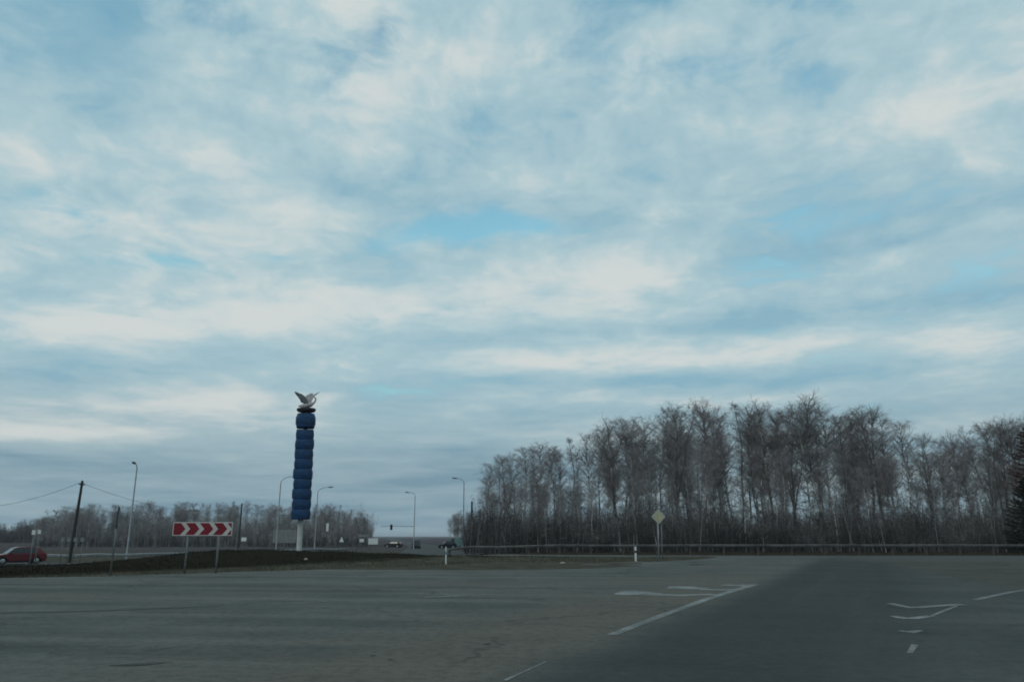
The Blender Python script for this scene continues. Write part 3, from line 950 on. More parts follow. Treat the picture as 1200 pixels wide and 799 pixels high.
# ------------------------------------------------------------------ stele with the swan
def stele():
    d = 60.0
    X = pdir(351, 640).x / pdir(351, 640).y * d
    gz = float(terr(X, d))
    Z = lambda v: top_z(355, v, d) - gz
    k = d / F_PX * 1.0
    root = thing('stele', 'tall blue roadside column topped with a swan figure on a white post', 'monument', (X, d, gz), R(14))
    root.rotation_euler = (0, R(-0.8), R(14))
    MB().lathe([(0.24, -0.5), (0.23, 0.0), (0.205, 0.1), (0.20, Z(604))], 20).build('post', M['stele_post'], root, True, 40)
    MB().lathe([(0.75, -0.4), (0.75, 0.12), (0.68, 0.18)], 24, sq=6).build('plinth', M['stele_post'], root)
    zb, zt = Z(608.5), Z(504.0)
    n = 9
    hm = (zt - zb) / n
    MB().lathe([(0.62, zb + 0.03), (0.62, zt - 0.02)], 32, sq=5).build('core', M['blue_dark'], root)
    hw = 0.675
    mod = None
    for i in range(n):
        z0 = zb + i * hm
        if mod is None:
            mod = MB().box((0, 0, hm / 2), (hw * 2, hw * 2, hm - 0.02), bevel=0.06).build('block', M['blue'], root, True, 35)
            # relief plates on the faces
            for q in range(4):
                pp = MB().box((0, 0, 0), (0.86, 0.035, hm * 0.42), bevel=0.012).build('relief_plate', M['blue'], mod)
                a = q * math.pi / 2
                pp.location = (math.sin(a) * hw * 1.015, -math.cos(a) * hw * 1.015, hm * 0.5); pp.rotation_euler = (0, 0, a)
            blk = mod
        else:
            blk = copy_tree(mod, root)
        blk.location = (0, 0, z0)
        blk.rotation_euler = (0, 0, R([0, 3, -3, 2, -3, 2, -2, 3, 0][i]))
        blk.scale = (1 + [0.02, 0.0, 0.015, -0.02, 0.02, 0, -0.02, 0.015, -0.03][i],) * 2 + (1,)
    # upper block, necks and the tray under the swan
    MB().lathe([(0.16, zt - 0.1), (0.16, Z(501))], 16).build('neck', M['blue_dark'], root, True, 40)
    h = Z(485.2) - Z(501.6)
    prof = [(0.60, 0), (0.68, 0.04), (0.715, h * 0.22), (0.74, h * 0.5), (0.72, h * 0.75), (0.66, h - 0.05), (0.58, h)]
    ub = MB().lathe(prof, 40, sq=6).build('upper_block', M['blue'], root, True, 35); ub.location = (0, 0, Z(501.6))
    for q in range(4):
        pp = MB().box((0, 0, 0), (0.7, 0.04, h * 0.5), bevel=0.015).build('relief_plate', M['blue'], ub)
        a = q * math.pi / 2
        pp.location = (math.sin(a) * 0.735, -math.cos(a) * 0.735, h * 0.5); pp.rotation_euler = (0, 0, a)
    MB().lathe([(0.15, Z(486)), (0.13, Z(482))], 16).build('neck', M['swan'], root, True, 40)
    MB().lathe([(0.42, Z(483.4)), (0.66, Z(482.4)), (0.74, Z(480.6)), (0.72, Z(479)), (0.5, Z(478.4))], 32).build('tray', M['sign_back'], root, True, 40)
    # swan: one skinned figure
    zs = Z(478.6)
    pts = [((-0.66, 0, 0.20), 0.04), ((-0.42, 0, 0.20), 0.13), ((-0.15, 0, 0.22), 0.21), ((0.15, 0, 0.24), 0.22), ((0.38, 0, 0.32), 0.16), ((0.58, 0, 0.46), 0.09),
           ((0.70, 0, 0.62), 0.068), ((0.70, 0, 0.78), 0.060), ((0.57, 0, 0.90), 0.056), ((0.52, 0, 1.0), 0.055), ((0.60, 0, 1.08), 0.062), ((0.70, 0, 1.13), 0.066), ((0.80, 0, 1.19), 0.04), ((0.92, 0, 1.27), 0.018)]
    me = bpy.data.meshes.new('swan')
    me.from_pydata([p for p, r_ in pts], [(i, i + 1) for i in range(len(pts) - 1)], [])
    o = bpy.data.objects.new('swan', me); COL.objects.link(o)
    o.modifiers.new('skin', 'SKIN')
    for i, (p, r_) in enumerate(pts): me.skin_vertices[0].data[i].radius = (r_, r_)
    me.skin_vertices[0].data[3].use_root = True
    ss = o.modifiers.new('sub', 'SUBSURF'); ss.levels = ss.render_levels = 2
    dg = bpy.context.evaluated_depsgraph_get()
    me2 = bpy.data.meshes.new_from_object(o.evaluated_get(dg))
    o.modifiers.clear(); o.data = me2
    me2.materials.clear(); me2.materials.append(M['swan'])
    me2.polygons.foreach_set('use_smooth', [True] * len(me2.polygons))
    o.parent = root; o.location = (0, 0, zs); o.rotation_euler = (0, 0, R(-14))
    # raised wings: overlapping feather blades fanning out of the shoulder
    def wing(y, tips, name):
        m = MB()
        sh = Vector((0.14, y * 0.5, 0.36))
        for j, (tx, ty, tz, w) in enumerate(tips):
            tip = Vector((tx, ty, tz))
            dirv = (tip - sh); L = dirv.length
            side = dirv.cross(Vector((0, 1, 0.15))).normalized()
            prof = [(0.0, 0.05), (0.25, 0.10), (0.6, 0.11), (0.85, 0.08), (1.0, 0.01)]
            a = [m.bm.verts.new(sh + dirv * s + side * (w * q / 0.1 * 0.1) + Vector((0, 0.012 * j - 0.02 + 0.08 * y * s * s, 0.06 * math.sin(s * 3.1)))) for s, q in [(s, q * 1.3) for s, q in prof]]
            b = [m.bm.verts.new(sh + dirv * s - side * (w * q) + Vector((0, 0.012 * j + 0.02 + 0.08 * y * s * s, 0.06 * math.sin(s * 3.1)))) for s, q in [(s, q * 1.3) for s, q in prof]]
            c = [m.bm.verts.new(v.co + Vector((0, 0.022, 0))) for v in a]
            e = [m.bm.verts.new(v.co + Vector((0, 0.022, 0))) for v in b]
            for i in range(len(a) - 1):
                m.bm.faces.new((a[i], a[i + 1], b[i + 1], b[i])); m.bm.faces.new((c[i], e[i], e[i + 1], c[i + 1]))
                m.bm.faces.new((a[i], c[i], c[i + 1], a[i + 1])); m.bm.faces.new((b[i], b[i + 1], e[i + 1], e[i]))
            m.bm.faces.new((a[-1], c[-1], e[-1], b[-1])); m.bm.faces.new((a[0], b[0], e[0], c[0]))
        return m.build(name, M['swan_dark'], o)
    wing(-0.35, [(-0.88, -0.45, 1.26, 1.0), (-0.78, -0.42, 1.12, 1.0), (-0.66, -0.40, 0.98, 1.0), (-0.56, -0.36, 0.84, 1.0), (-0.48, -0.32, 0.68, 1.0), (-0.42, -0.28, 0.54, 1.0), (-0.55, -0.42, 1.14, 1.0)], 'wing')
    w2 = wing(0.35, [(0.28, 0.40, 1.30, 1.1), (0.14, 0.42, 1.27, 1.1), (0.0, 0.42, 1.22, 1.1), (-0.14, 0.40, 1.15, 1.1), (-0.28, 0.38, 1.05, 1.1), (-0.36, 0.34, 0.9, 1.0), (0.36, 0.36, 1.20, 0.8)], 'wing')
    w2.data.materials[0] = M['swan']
    MB().prism([(0.84, 1.185), (0.98, 1.285), (0.97, 1.31), (0.85, 1.25)], 0.03).build('beak', M['black'], o)


stele()


# ------------------------------------------------------------------ street lamps
def street_lamp(u, v, d, ax, ay, label, arm_h=0.45, signal=False):
    """pole top seen at (u,v), d metres off; the arm reaches (ax, ay) metres from it"""
    dr = pdir(u, v)
    X = dr.x / dr.y * d
    gz = float(terr(X, d))
    h = top_z(u, v, d) - gz
    root = thing('street_lamp', label, 'street lamp', (X, d, gz), 0, group='street lamps')
    MB().tube([(0, 0, -0.4), (0, 0, 0.9), (0, 0, 1.0), (0, 0, h)], [0.13, 0.12, 0.095, 0.062], 10).build('pole', M['galv'], root, True, 40)
    L = math.hypot(ax, ay)
    pts = []
    for k in range(9):
        s = k / 8
        pts.append((ax * (1 - math.cos(s * math.pi / 2)), ay * (1 - math.cos(s * math.pi / 2)), h + arm_h * math.sin(s * math.pi / 2)))
    ar = MB().tube(pts, 0.045, 8).build('arm', M['galv'], root, True)
    hd = MB().box((0, 0, 0), (0.75, 0.30, 0.16), bevel=0.05)
    hd = hd.build('lamp_head', M['lamp'], root, True, 40)
    a = math.atan2(ay, ax)
    hd.location = (ax + math.cos(a) * 0.3, ay + math.sin(a) * 0.3, h + arm_h + 0.02); hd.rotation_euler = (0, R(-6), a)
    MB().box((0, 0, -0.09), (0.5, 0.22, 0.03), bevel=0.01).build('lens', M['lightlens'], hd)
    if signal:
        zs = top_z(u, 616.5, d) - gz
        sx = -26 * d / F_PX
        MB().tube([(0, 0, zs), (sx - 2.0, 0, zs + 0.06)], 0.05, 8).build('mast_arm', M['galv'], root, True)
        sg = MB().box((sx, -0.05, zs - 0.15), (0.42, 0.30, 1.0), bevel=0.03).build('traffic_light', M['black'], root)
        for q in range(3):
            MB().tube([(sx, -0.20, zs + 0.15 - q * 0.3), (sx, -0.30, zs + 0.15 - q * 0.3)], 0.11, 10).build('visor', M['black'], sg)
    return root


street_lamp(160.5, 549, 88, 0.25, -1.2, 'tall street lamp rising between the leaning pole and the chevron board', 0.5)
street_lamp(329, 566, 105, 1.55, 0.2, 'street lamp whose arm curves behind the blue column', 0.9)
street_lamp(372.5, 577, 130, 1.75, 0.2, 'street lamp with its arm turned away from the blue column', 0.9)
street_lamp(486.5, 581, 150, -1.3, 0.2, 'street lamp with a traffic light mast over the far road', 0.7, True)
street_lamp(543.8, 566, 118, -1.15, 0.1, 'street lamp beside the dark pole at the end of the wood', 0.75)


# ------------------------------------------------------------------ wooden utility poles and cable
def utility_pole(u, vt, d, label, lean=0.0, rad=0.15, prop=False, cross=True):
    dr = pdir(u, vt)
    X = dr.x / dr.y * d
    gz = float(terr(X, d))
    h = top_z(u, vt, d) - gz
    root = thing('utility_pole', label, 'utility pole', (X - math.tan(R(lean)) * h, d, gz), 0, group='utility poles')
    root.rotation_euler = (0, R(lean), 0)
    MB().tube([(0, 0, -0.6), (0, 0, h * 0.5), (0, 0, h)], [rad * 1.15, rad, rad * 0.8], 10).build('pole', M['wood_pole'], root, True, 40)
    MB().lathe([(rad * 0.9, h), (rad * 0.5, h + 0.08), (0.01, h + 0.12)], 10).build('cap', M['wood_pole'], root)
    if cross:
        MB().box((0, -0.02, h - 0.28), (0.16, 0.9, 0.10)).build('crossarm', M['wood_pole'], root)
        for s in (-0.38, 0.38):
            MB().lathe([(0.02, 0), (0.05, 0.04), (0.035, 0.09), (0.05, 0.13), (0.02, 0.16)], 8, c=(0, s, h - 0.23)).build('insulator', M['white'], root)
    root['htop'] = h
    return root, Vector((X, d, gz + h))


p1, t1 = utility_pole(96.5, 564, 77, 'dark wooden utility pole carrying cables near the red car', 1.5, 0.145)
p2, t2 = utility_pole(283.5, 590, 165, 'distant dark utility pole behind the chevron board', 0.0, 0.17)
p3, t3 = utility_pole(553, 588, 108, 'short dark wooden pole at the end of the birch wood', 0.0, 0.15, cross=False)
t0 = Vector((-78.0, 70.0, top_z(0, 590, 70) - 0.15))
p0 = None


def cable(a, b, sag, label):
    pts = []
    for k in range(25):
        s = k / 24
        q = a.lerp(b, s); q.z -= sag * 4 * s * (1 - s)
        pts.append(q - a)
    o = MB().tube(pts, 0.016, 5).build('overhead_cable', M['wire'])
    o.location = a
    tag(o, label, 'cable', 'overhead cables')


# the pole line runs on past the left edge of the view
pX, tX = utility_pole(-190, 566, 71, 'wooden utility pole further along the cable line', 0.0, 0.17)
dz_ = Vector((0, 0, -0.12))
o_ = Vector((0, -0.38, 0)) + dz_
cable(t1 + o_, tX + o_, 2.4, 'thin dark cable drooping from the leaning pole over the red car')
cable(t1 + o_, t2 + o_, 2.0, 'thin dark cable running from the leaning pole behind the street lamp')


# ------------------------------------------------------------------ vehicles
def car(loc, rz, label, paint, L=4.15, hgt=1.46, van=False, group=None, name='car'):
    root = thing(name, label, 'car' if not van else 'van', loc, rz, group)
    k = L / 4.15
    hw = 0.86 if not van else 0.98
    wr = 0.31
    xf, xr = 1.30 * k, -1.28 * k
    belt = 0.93 if not van else 1.15
    def arch(cx):
        return [(cx + (wr + 0.06) * math.cos(a), 0.30 + (wr + 0.06) * math.sin(a)) for a in [math.pi * t / 8 for t in range(9)]]
    low = [(-2.02 * k, 0.30)] + []
    ar_r = list(reversed(arch(xr))); ar_f = list(reversed(arch(xf)))
    low = [(-2.0 * k, 0.24)] + ar_r + ar_f + [(1.98 * k, 0.22), (2.08 * k, 0.45), (2.03 * k, 0.66), (1.85 * k, 0.80), (1.1 * k, belt - 0.02), (0.6 * k, belt), (-1.85 * k, belt + 0.04), (-2.05 * k, belt - 0.08), (-2.10 * k, 0.55)]
    b = MB(); b.prism(low, hw * 2)
    body = b.build('body', paint, root)
    bv = body.modifiers.new('bevel', 'BEVEL'); bv.width = 0.05; bv.segments = 2; bv.limit_method = 'ANGLE'; bv.angle_limit = R(50)
    # cabin
    if van:
        top = [(1.35 * k, belt - 0.06), (0.95 * k, hgt - 0.1), (0.8 * k, hgt), (-1.98 * k, hgt), (-2.06 * k, hgt - 0.1), (-2.08 * k, belt - 0.05)]
    else:
        top = [(1.05 * k, belt - 0.04), (0.42 * k, hgt - 0.08), (0.12 * k, hgt - 0.005), (-0.5 * k, hgt), (-1.25 * k, hgt - 0.06), (-1.55 * k, hgt - 0.13), (-2.0 * k, belt - 0.02)]
    def yw(z): return (hw - 0.03) - (0.17 if not van else 0.06) * max(0, (z - belt) / (hgt - belt))
    m = MB()
    A = [m.bm.verts.new((x, -yw(z), z)) for x, z in top]; B = [m.bm.verts.new((x, yw(z), z)) for x, z in top]
    n = len(top)
    m.bm.faces.new(A); m.bm.faces.new(list(reversed(B)))
    for i in range(n): m.bm.faces.new((A[i], B[i], B[(i + 1) % n], A[(i + 1) % n]))
    cab = m.build('cabin', paint, root)
    bv = cab.modifiers.new('bevel', 'BEVEL'); bv.width = 0.03; bv.segments = 2
    def pane(nm, pts3, off):
        mm = MB(); nrm = (Vector(pts3[1]) - Vector(pts3[0])).cross(Vector(pts3[2]) - Vector(pts3[0])).normalized()
        o3 = Vector(off)
        a = [mm.bm.verts.new(Vector(p) + o3) for p in pts3]; b2 = [mm.bm.verts.new(Vector(p) - o3 * 0.5) for p in pts3]
        mm.bm.faces.new(a); mm.bm.faces.new(list(reversed(b2)))
        for i in range(len(a)): mm.bm.faces.new((a[i], a[(i + 1) % len(a)], b2[(i + 1) % len(a)], b2[i]))
        return mm.build(nm, M['glass'], cab)
    def sidewin(poly):
        for s in (-1, 1): pane('window', [(x, s * yw(z), z) for x, z in poly], (0, s * 0.012, 0.002))
    zb_, zt_ = belt + 0.04, hgt - 0.10
    if van:
        sidewin([(1.15 * k, zb_), (0.88 * k, zt_), (0.3 * k, zt_), (0.3 * k, zb_)])
    else:
        sidewin([(0.88 * k, zb_), (0.34 * k, zt_), (-0.30 * k, zt_ + 0.02), (-0.36 * k, zb_)])
        sidewin([(-0.44 * k, zb_), (-0.38 * k, zt_ + 0.02), (-1.1 * k, zt_), (-1.38 * k, zb_ + 0.06), (-1.38 * k, zb_)])
    (fx0, fz0), (fx1, fz1) = top[0], top[1]
    q0, q1 = (fx0 + (fx1 - fx0) * 0.08, fz0 + (fz1 - fz0) * 0.08), (fx0 + (fx1 - fx0) * 0.94, fz0 + (fz1 - fz0) * 0.94)
    pane('windscreen', [(q0[0], -yw(q0[1]) + 0.07, q0[1]), (q0[0], yw(q0[1]) - 0.07, q0[1]), (q1[0], yw(q1[1]) - 0.07, q1[1]), (q1[0], -yw(q1[1]) + 0.07, q1[1])], (0.010, 0, 0.010))
    (fx0, fz0), (fx1, fz1) = top[-1], top[-2]
    q0, q1 = (fx0 + (fx1 - fx0) * 0.25, fz0 + (fz1 - fz0) * 0.25), (fx0 + (fx1 - fx0) * 0.92, fz0 + (fz1 - fz0) * 0.92)
    pane('rear_window', [(q0[0], -yw(q0[1]) + 0.1, q0[1]), (q0[0], yw(q0[1]) - 0.1, q0[1]), (q1[0], yw(q1[1]) - 0.1, q1[1]), (q1[0], -yw(q1[1]) + 0.1, q1[1])], (-0.010, 0, 0.010))
    for cx in (xf, xr):
        for s in (-1, 1):
            w = MB()
            w.lathe([(0.20, -0.10), (wr - 0.03, -0.10), (wr, -0.06), (wr, 0.06), (wr - 0.03, 0.10), (0.20, 0.10)], 24)
            wo = w.build('wheel', M['tyre'], root, True, 40)
            wo.rotation_euler = (math.pi / 2, 0, 0); wo.location = (cx, s * (hw - 0.10), wr)
            ri = MB().lathe([(0.205, -0.104), (0.19, -0.112), (0.05, -0.102), (0.03, -0.112), (0.0, -0.113)] if s < 0 else [(0.0, 0.113), (0.03, 0.112), (0.05, 0.102), (0.19, 0.112), (0.205, 0.104)], 20)
            ro = ri.build('rim', M['rim'], wo, True, 40)
            if s < 0: ro.scale = (1, 1, -1)
            else: ro.scale = (1, 1, -1)
    for s in (-1, 1):
        MB().box((1.96 * k, s * (hw - 0.20), 0.66), (0.16, 0.30, 0.13), bevel=0.03).build('headlight', M['lightlens'], root)
        MB().box((-2.02 * k, s * (hw - 0.12), 0.82), (0.12, 0.20, 0.22), bevel=0.03).build('tail_light', M['tail'], root)
        MB().box((0.72 * k, s * (hw + 0.06), belt + 0.06), (0.12, 0.18, 0.12), bevel=0.03).build('mirror', paint, root)
        MB().box((-0.28 * k, s * (hw + 0.005), belt - 0.14), (0.16, 0.02, 0.03)).build('handle', M['black'], body)
    MB().box((2.03 * k, 0, 0.40), (0.10, hw * 1.2, 0.16), bevel=0.02).build('grille', M['black'], root)
    MB().box((0, 0, 0.22), (3.6 * k, hw * 1.75, 0.12)).build('underbody', M['black'], root)
    return root


def ground_at(x, y, lift=0.09): return (x, y, float(terr(x, y)) + lift)


X = pdir(21, 650).x / pdir(21, 650).y * 72.5
car(ground_at(X, 72.5), R(180 + 46), 'red hatchback driving along the road beyond the island', M['car_red'], 4.3, 1.52)
X = pdir(487.5, 640).x / pdir(487.5, 640).y * 160
car(ground_at(X, 160, 0.12), R(-82), 'dark car approaching on the far road under the traffic light mast', M['car_dark'], 4.4, 1.75)
X = pdir(461, 640).x / pdir(461, 640).y * 185
car(ground_at(X, 185, 0.0), R(170), 'small dark car on the far verge', M['car_dark'], 4.0, 1.42)
X = pdir(534, 640).x / pdir(534, 640).y * 165
car(ground_at(X, 165, 0.0), R(185), 'teal van parked at the foot of the trees beside the far road', M['teal'], 4.3, 1.95, van=True, name='van')
X = pdir(524, 640).x / pdir(524, 640).y * 158
car(ground_at(X, 158, 0.0), R(190), 'dark car standing in front of the teal van', M['car_dark'], 3.6, 1.45)


# ------------------------------------------------------------------ small signs along the far road
def small_sign(u, vt, vb, d, w, h, label, m, posts=1, shape='rect', name='road_sign', cat='road sign'):
    """plate centred on column u between rows vt..; w x h metres"""
    dr = pdir(u, vt); X = dr.x / dr.y * d
    gz = float(terr(X, d)); zt = top_z(u, vt, d) - gz
    root = thing(name, label, cat, (X, d, gz), R(random.uniform(-6, 6)))
    xs = [0.0] if posts == 1 else list(np.linspace(-w * 0.36, w * 0.36, posts))
    for x in xs:
        MB().tube([(x, 0.04, -0.3), (x, 0.04, zt)], 0.035 if w < 2 else 0.06, 8).build('post', M['post'], root, True)
    if shape == 'rect':
        MB().box((0, -0.01, zt - h / 2), (w, 0.03, h), bevel=0.012).build('plate', m, root)
    else:
        MB().prism([(-w / 2, zt - h), (w / 2, zt - h), (0.03, zt), (-0.03, zt)], 0.03, off=-0.01).build('plate', m, root)
    if posts > 1:
        for zz_ in (0.25, 0.75):
            MB().box((0, 0.02, zt - h * zz_), (w * 0.95, 0.03, 0.06)).build('crossbar', M['post'], root)
    return root


small_sign(334, 620.5, 0, 118, 3.5, 1.9, 'wide grey billboard seen from behind next to the white column post', M['sign_grey'], 3, name='billboard', cat='billboard')
small_sign(40, 621, 0, 46, 0.20, 0.26, 'thin white-topped post in front of the red car', M['white'])
small_sign(46.5, 620.5, 0, 60, 0.24, 0.30, 'thin white-topped post just behind the tail of the red car', M['white'])
for u_ in (74, 81, 89, 97):
    o_ = small_sign(u_, 629.5, 0, 76, 0.36, 0.40, 'small pale plate in the row of four on thin posts by the utility pole', M['sign_grey'])
    o_['group'] = 'row of small white plates'
small_sign(286, 629.5, 0, 120, 0.8, 0.55, 'small pale sign plate standing between the chevron board and the billboard', M['white'])
small_sign(384, 613, 0, 135, 0.42, 1.3, 'narrow upright white sign among the trunks behind the blue column', M['white'])
small_sign(400.5, 629, 0, 125, 0.75, 0.75, 'small white triangular sign at the end of the pale guardrail', M['white'], shape='tri')
small_sign(424, 631, 0, 150, 0.8, 0.6, 'small white plate beside the white information board', M['white'])
small_sign(437.5, 630.5, 0, 150, 1.8, 1.1, 'white information board at the end of the distant tree belt', M['white'], 2)
small_sign(426, 626, 0, 170, 2.4, 0.5, 'low grey information board by the distant conifer', M['sign_grey'], 2)
for (u_, v_) in ((359.5, 661.0),):
    b_ = at(u_, 41.5)
    li = MB().lathe([(0.05, 0), (0.13, 0.02), (0.16, 0.07), (0.10, 0.13), (0.03, 0.15)], 9).build('plastic_bag', M['litter'])
    li.location = b_; li.scale = (0.7, 0.6, 0.8); tag(li, 'small pale plastic bag lying on the dark bank below the column', 'litter')
b_ = at(659, 38.8)
li = MB().lathe([(0.12, 0), (0.26, 0.02), (0.22, 0.08), (0.10, 0.12), (0.03, 0.13)], 9).build('stone', M['litter'])
li.location = b_; li.scale = (0.55, 0.5, 0.6); tag(li, 'pale stone lying on the verge near the marker posts', 'stone')
# ------------------------------------------------------------------ trees
rng = np.random.default_rng(11)


def unit(v): return v / (np.linalg.norm(v, axis=-1, keepdims=True) + 1e-9)


def blades(P0, Dv, L, w, droop, rg):
    """tapering two-segment twigs as triangles; arrays of n"""
    n = len(P0)
    P1 = P0 + Dv * (L * 0.5)[:, None]
    D2 = unit(Dv + np.array([0, 0, -1.0]) * droop[:, None])
    P2 = P1 + D2 * (L * 0.5)[:, None]
    sd = unit(np.cross(Dv, rg.normal(size=(n, 3))))
    h = (w / 2)[:, None]
    V = np.stack([P0 - sd * h, P0 + sd * h, P1 - sd * h * 0.7, P1 + sd * h * 0.7, P2], 1).reshape(-1, 3)
    b = (np.arange(n) * 5)[:, None]
    T = np.concatenate([b + [0, 1, 3], b + [0, 3, 2], b + [2, 3, 4]])
    return V, T


def tubes(paths, rads, sides):
    """paths (n,k,3), rads (n,k)"""
    n, k = rads.shape
    t = np.gradient(paths, axis=1); t = unit(t)
    ref = np.zeros_like(t); ref[..., 0] = 0.83; ref[..., 1] = 0.41; ref[..., 2] = 0.12
    a = unit(np.cross(t, ref)); b = np.cross(t, a)
    ang = np.arange(sides) * 2 * np.pi / sides
    V = paths[:, :, None, :] + rads[:, :, None, None] * (a[:, :, None, :] * np.cos(ang)[None, None, :, None] + b[:, :, None, :] * np.sin(ang)[None, None, :, None])
    V = V.reshape(-1, 3)
    idx = np.arange(n * k * sides).reshape(n, k, sides)
    i0, i1 = idx[:, :-1, :], idx[:, 1:, :]
    j0, j1 = np.roll(i0, -1, 2), np.roll(i1, -1, 2)
    T = np.concatenate([np.stack([i0, j0, j1], -1).reshape(-1, 3), np.stack([i0, j1, i1], -1).reshape(-1, 3)])
    return V, T


def join(parts):
    V, T, o = [], [], 0
    for v, t in parts:
        V.append(v); T.append(t + o); o += len(v)
    return np.concatenate(V), np.concatenate(T)


def make_birch(seed, H=18.0, cb=0.42, spread=2.6, n1=46, n2=9, n3=8, asc=38, fork=False, rad=0.15, shape='oval', lean=0.0, tw=0.0125, low=0.0):
    """returns (trunk verts, tris), (crown verts, tris) of a bare birch of height H"""
    rg = np.random.default_rng(seed)
    k = 16
    def stem(base, top, r0, r1, wob):
        s = np.linspace(0, 1, k)
        p = base + (top - base) * s[:, None]
        ph = rg.uniform(0, 6.28, 4)
        p[:, 0] += wob * (np.sin(s * 5 + ph[0]) - np.sin(ph[0])) + wob * 0.4 * (np.sin(s * 13 + ph[1]) - np.sin(ph[1]))
        p[:, 1] += wob * (np.sin(s * 5 + ph[2]) - np.sin(ph[2])) + wob * 0.4 * (np.sin(s * 13 + ph[3]) - np.sin(ph[3]))
        r = r0 + (r1 - r0) * s ** 0.9
        return p, r
    la = rg.uniform(0, 6.28)
    tp, tr = stem(np.array([0, 0, -0.3]), np.array([lean * H * np.cos(la), lean * H * np.sin(la), H * 0.97]), rad, 0.022, 0.22)
    tr[0] *= 1.25
    stems = [(tp, tr, 0.0)]
    trunk_parts = [tubes(tp[None], tr[None], 7)]
    if fork:
        for q in range(2):
            i0 = int(k * rg.uniform(0.28, 0.5))
            a = rg.uniform(0, 6.28)
            top = np.array([np.cos(a) * spread * 0.75, np.sin(a) * spread * 0.75, H * rg.uniform(0.82, 0.95)])
            p, r = stem(tp[i0], top, tr[i0] * 0.75, 0.02, 0.16)
            stems.append((p, r, i0 / k)); trunk_parts.append(tubes(p[None], r[None], 6))
    prim, prad, plen = [], [], []
    for si, (p, r, s0) in enumerate(stems):
        cnt = n1 if si == 0 else n1 // 2
        zz_ = p[:, 2]
        ts = np.sort(rg.uniform(0, 1, cnt) ** 0.85)
        for j, tt in enumerate(ts):
            z = max(H * (cb + (0.985 - cb) * tt), zz_[0] + 0.3)
            q = np.array([np.interp(z, zz_, p[:, 0]), np.interp(z, zz_, p[:, 1]), z])
            if shape == 'oval': sh = 0.35 + 0.65 * math.sin(math.pi * (0.12 + 0.80 * tt)) ** 0.8
            elif shape == 'round': sh = 0.25 + 0.75 * math.sin(math.pi * (0.02 + 0.80 * tt ** 1.3))
            elif shape == 'spire': sh = 0.85 * (1 - tt) ** 0.8 + 0.26
            else: sh = 0.75
            L = spread * sh * rg.uniform(0.65, 1.2) * (1.0 if si == 0 else 0.75)
            az_ = j * 2.399 + rg.normal(0, 0.5)
            inc = math.radians(asc + rg.normal(0, 9) - 12 * tt)
            dv = np.array([math.sin(inc) * math.cos(az_), math.sin(inc) * math.sin(az_), math.cos(inc)])
            s = np.linspace(0, 1, 6)[:, None]
            path = q + dv * L * s + np.array([0, 0, -0.10 * L]) * s ** 2.5 + rg.normal(0, 0.035 * L, (6, 3)) * s
            prim.append(path); prad.append((0.012 + 0.014 * L) * (1 - 0.85 * s[:, 0]) ); plen.append(L)
    if low:
        for j in range(int(low)):
            z = H * rg.uniform(0.12, cb)
            q = np.array([np.interp(z, tp[:, 2], tp[:, 0]), np.interp(z, tp[:, 2], tp[:, 1]), z])
            L = rg.uniform(0.5, 1.6); a = rg.uniform(0, 6.28)
            dv = np.array([math.cos(a) * 0.9, math.sin(a) * 0.9, 0.35])
            s = np.linspace(0, 1, 6)[:, None]
            prim.append(q + dv * L * s + rg.normal(0, 0.05, (6, 3)) * s); prad.append(0.02 * (1 - 0.8 * s[:, 0])); plen.append(L * 0.5)
    prim = np.array(prim); prad = np.array(prad); plen = np.array(plen)
    crown = [tubes(prim, prad, 3)]
    # secondary branches
    npn = len(prim)
    ip = np.repeat(np.arange(npn), n2)
    s = rg.uniform(0.18, 1.0, len(ip)) ** 0.8
    fi = s * 5; i0 = np.clip(fi.astype(int), 0, 4); fr = (fi - i0)[:, None]
    q = prim[ip, i0] * (1 - fr) + prim[ip, i0 + 1] * fr
    pd = unit(prim[ip, i0 + 1] - prim[ip, i0])
    dv = unit(pd * 0.55 + rg.normal(0, 0.55, (len(ip), 3)) + np.array([0, 0, 0.22]))
    L2 = plen[ip] * rg.uniform(0.22, 0.5, len(ip)) + 0.15
    V, T = blades(q, dv, L2, np.full(len(ip), 0.026), rg.uniform(0.0, 0.3, len(ip)), rg)
    crown.append((V, T))
    # fine twigs, clustered towards the branch ends, hanging a little
    it = np.repeat(np.arange(len(ip)), n3)
    s3 = rg.uniform(0.15, 1.0, len(it))
    q3 = q[it] + dv[it] * (L2[it] * s3)[:, None] - np.array([0, 0, 0.10]) * (L2[it] * s3 ** 2)[:, None]
    d3 = unit(dv[it] * 0.5 + rg.normal(0, 0.7, (len(it), 3)) + np.array([0, 0, -0.05]))
    L3 = rg.uniform(0.22, 0.62, len(it)) * (0.7 + 0.12 * plen[ip][it])
    crown.append(blades(q3, d3, L3, rg.uniform(0.6, 1.4, len(it)) * tw, rg.uniform(0.2, 1.0, len(it)), rg))
    return join(trunk_parts), join(crown)


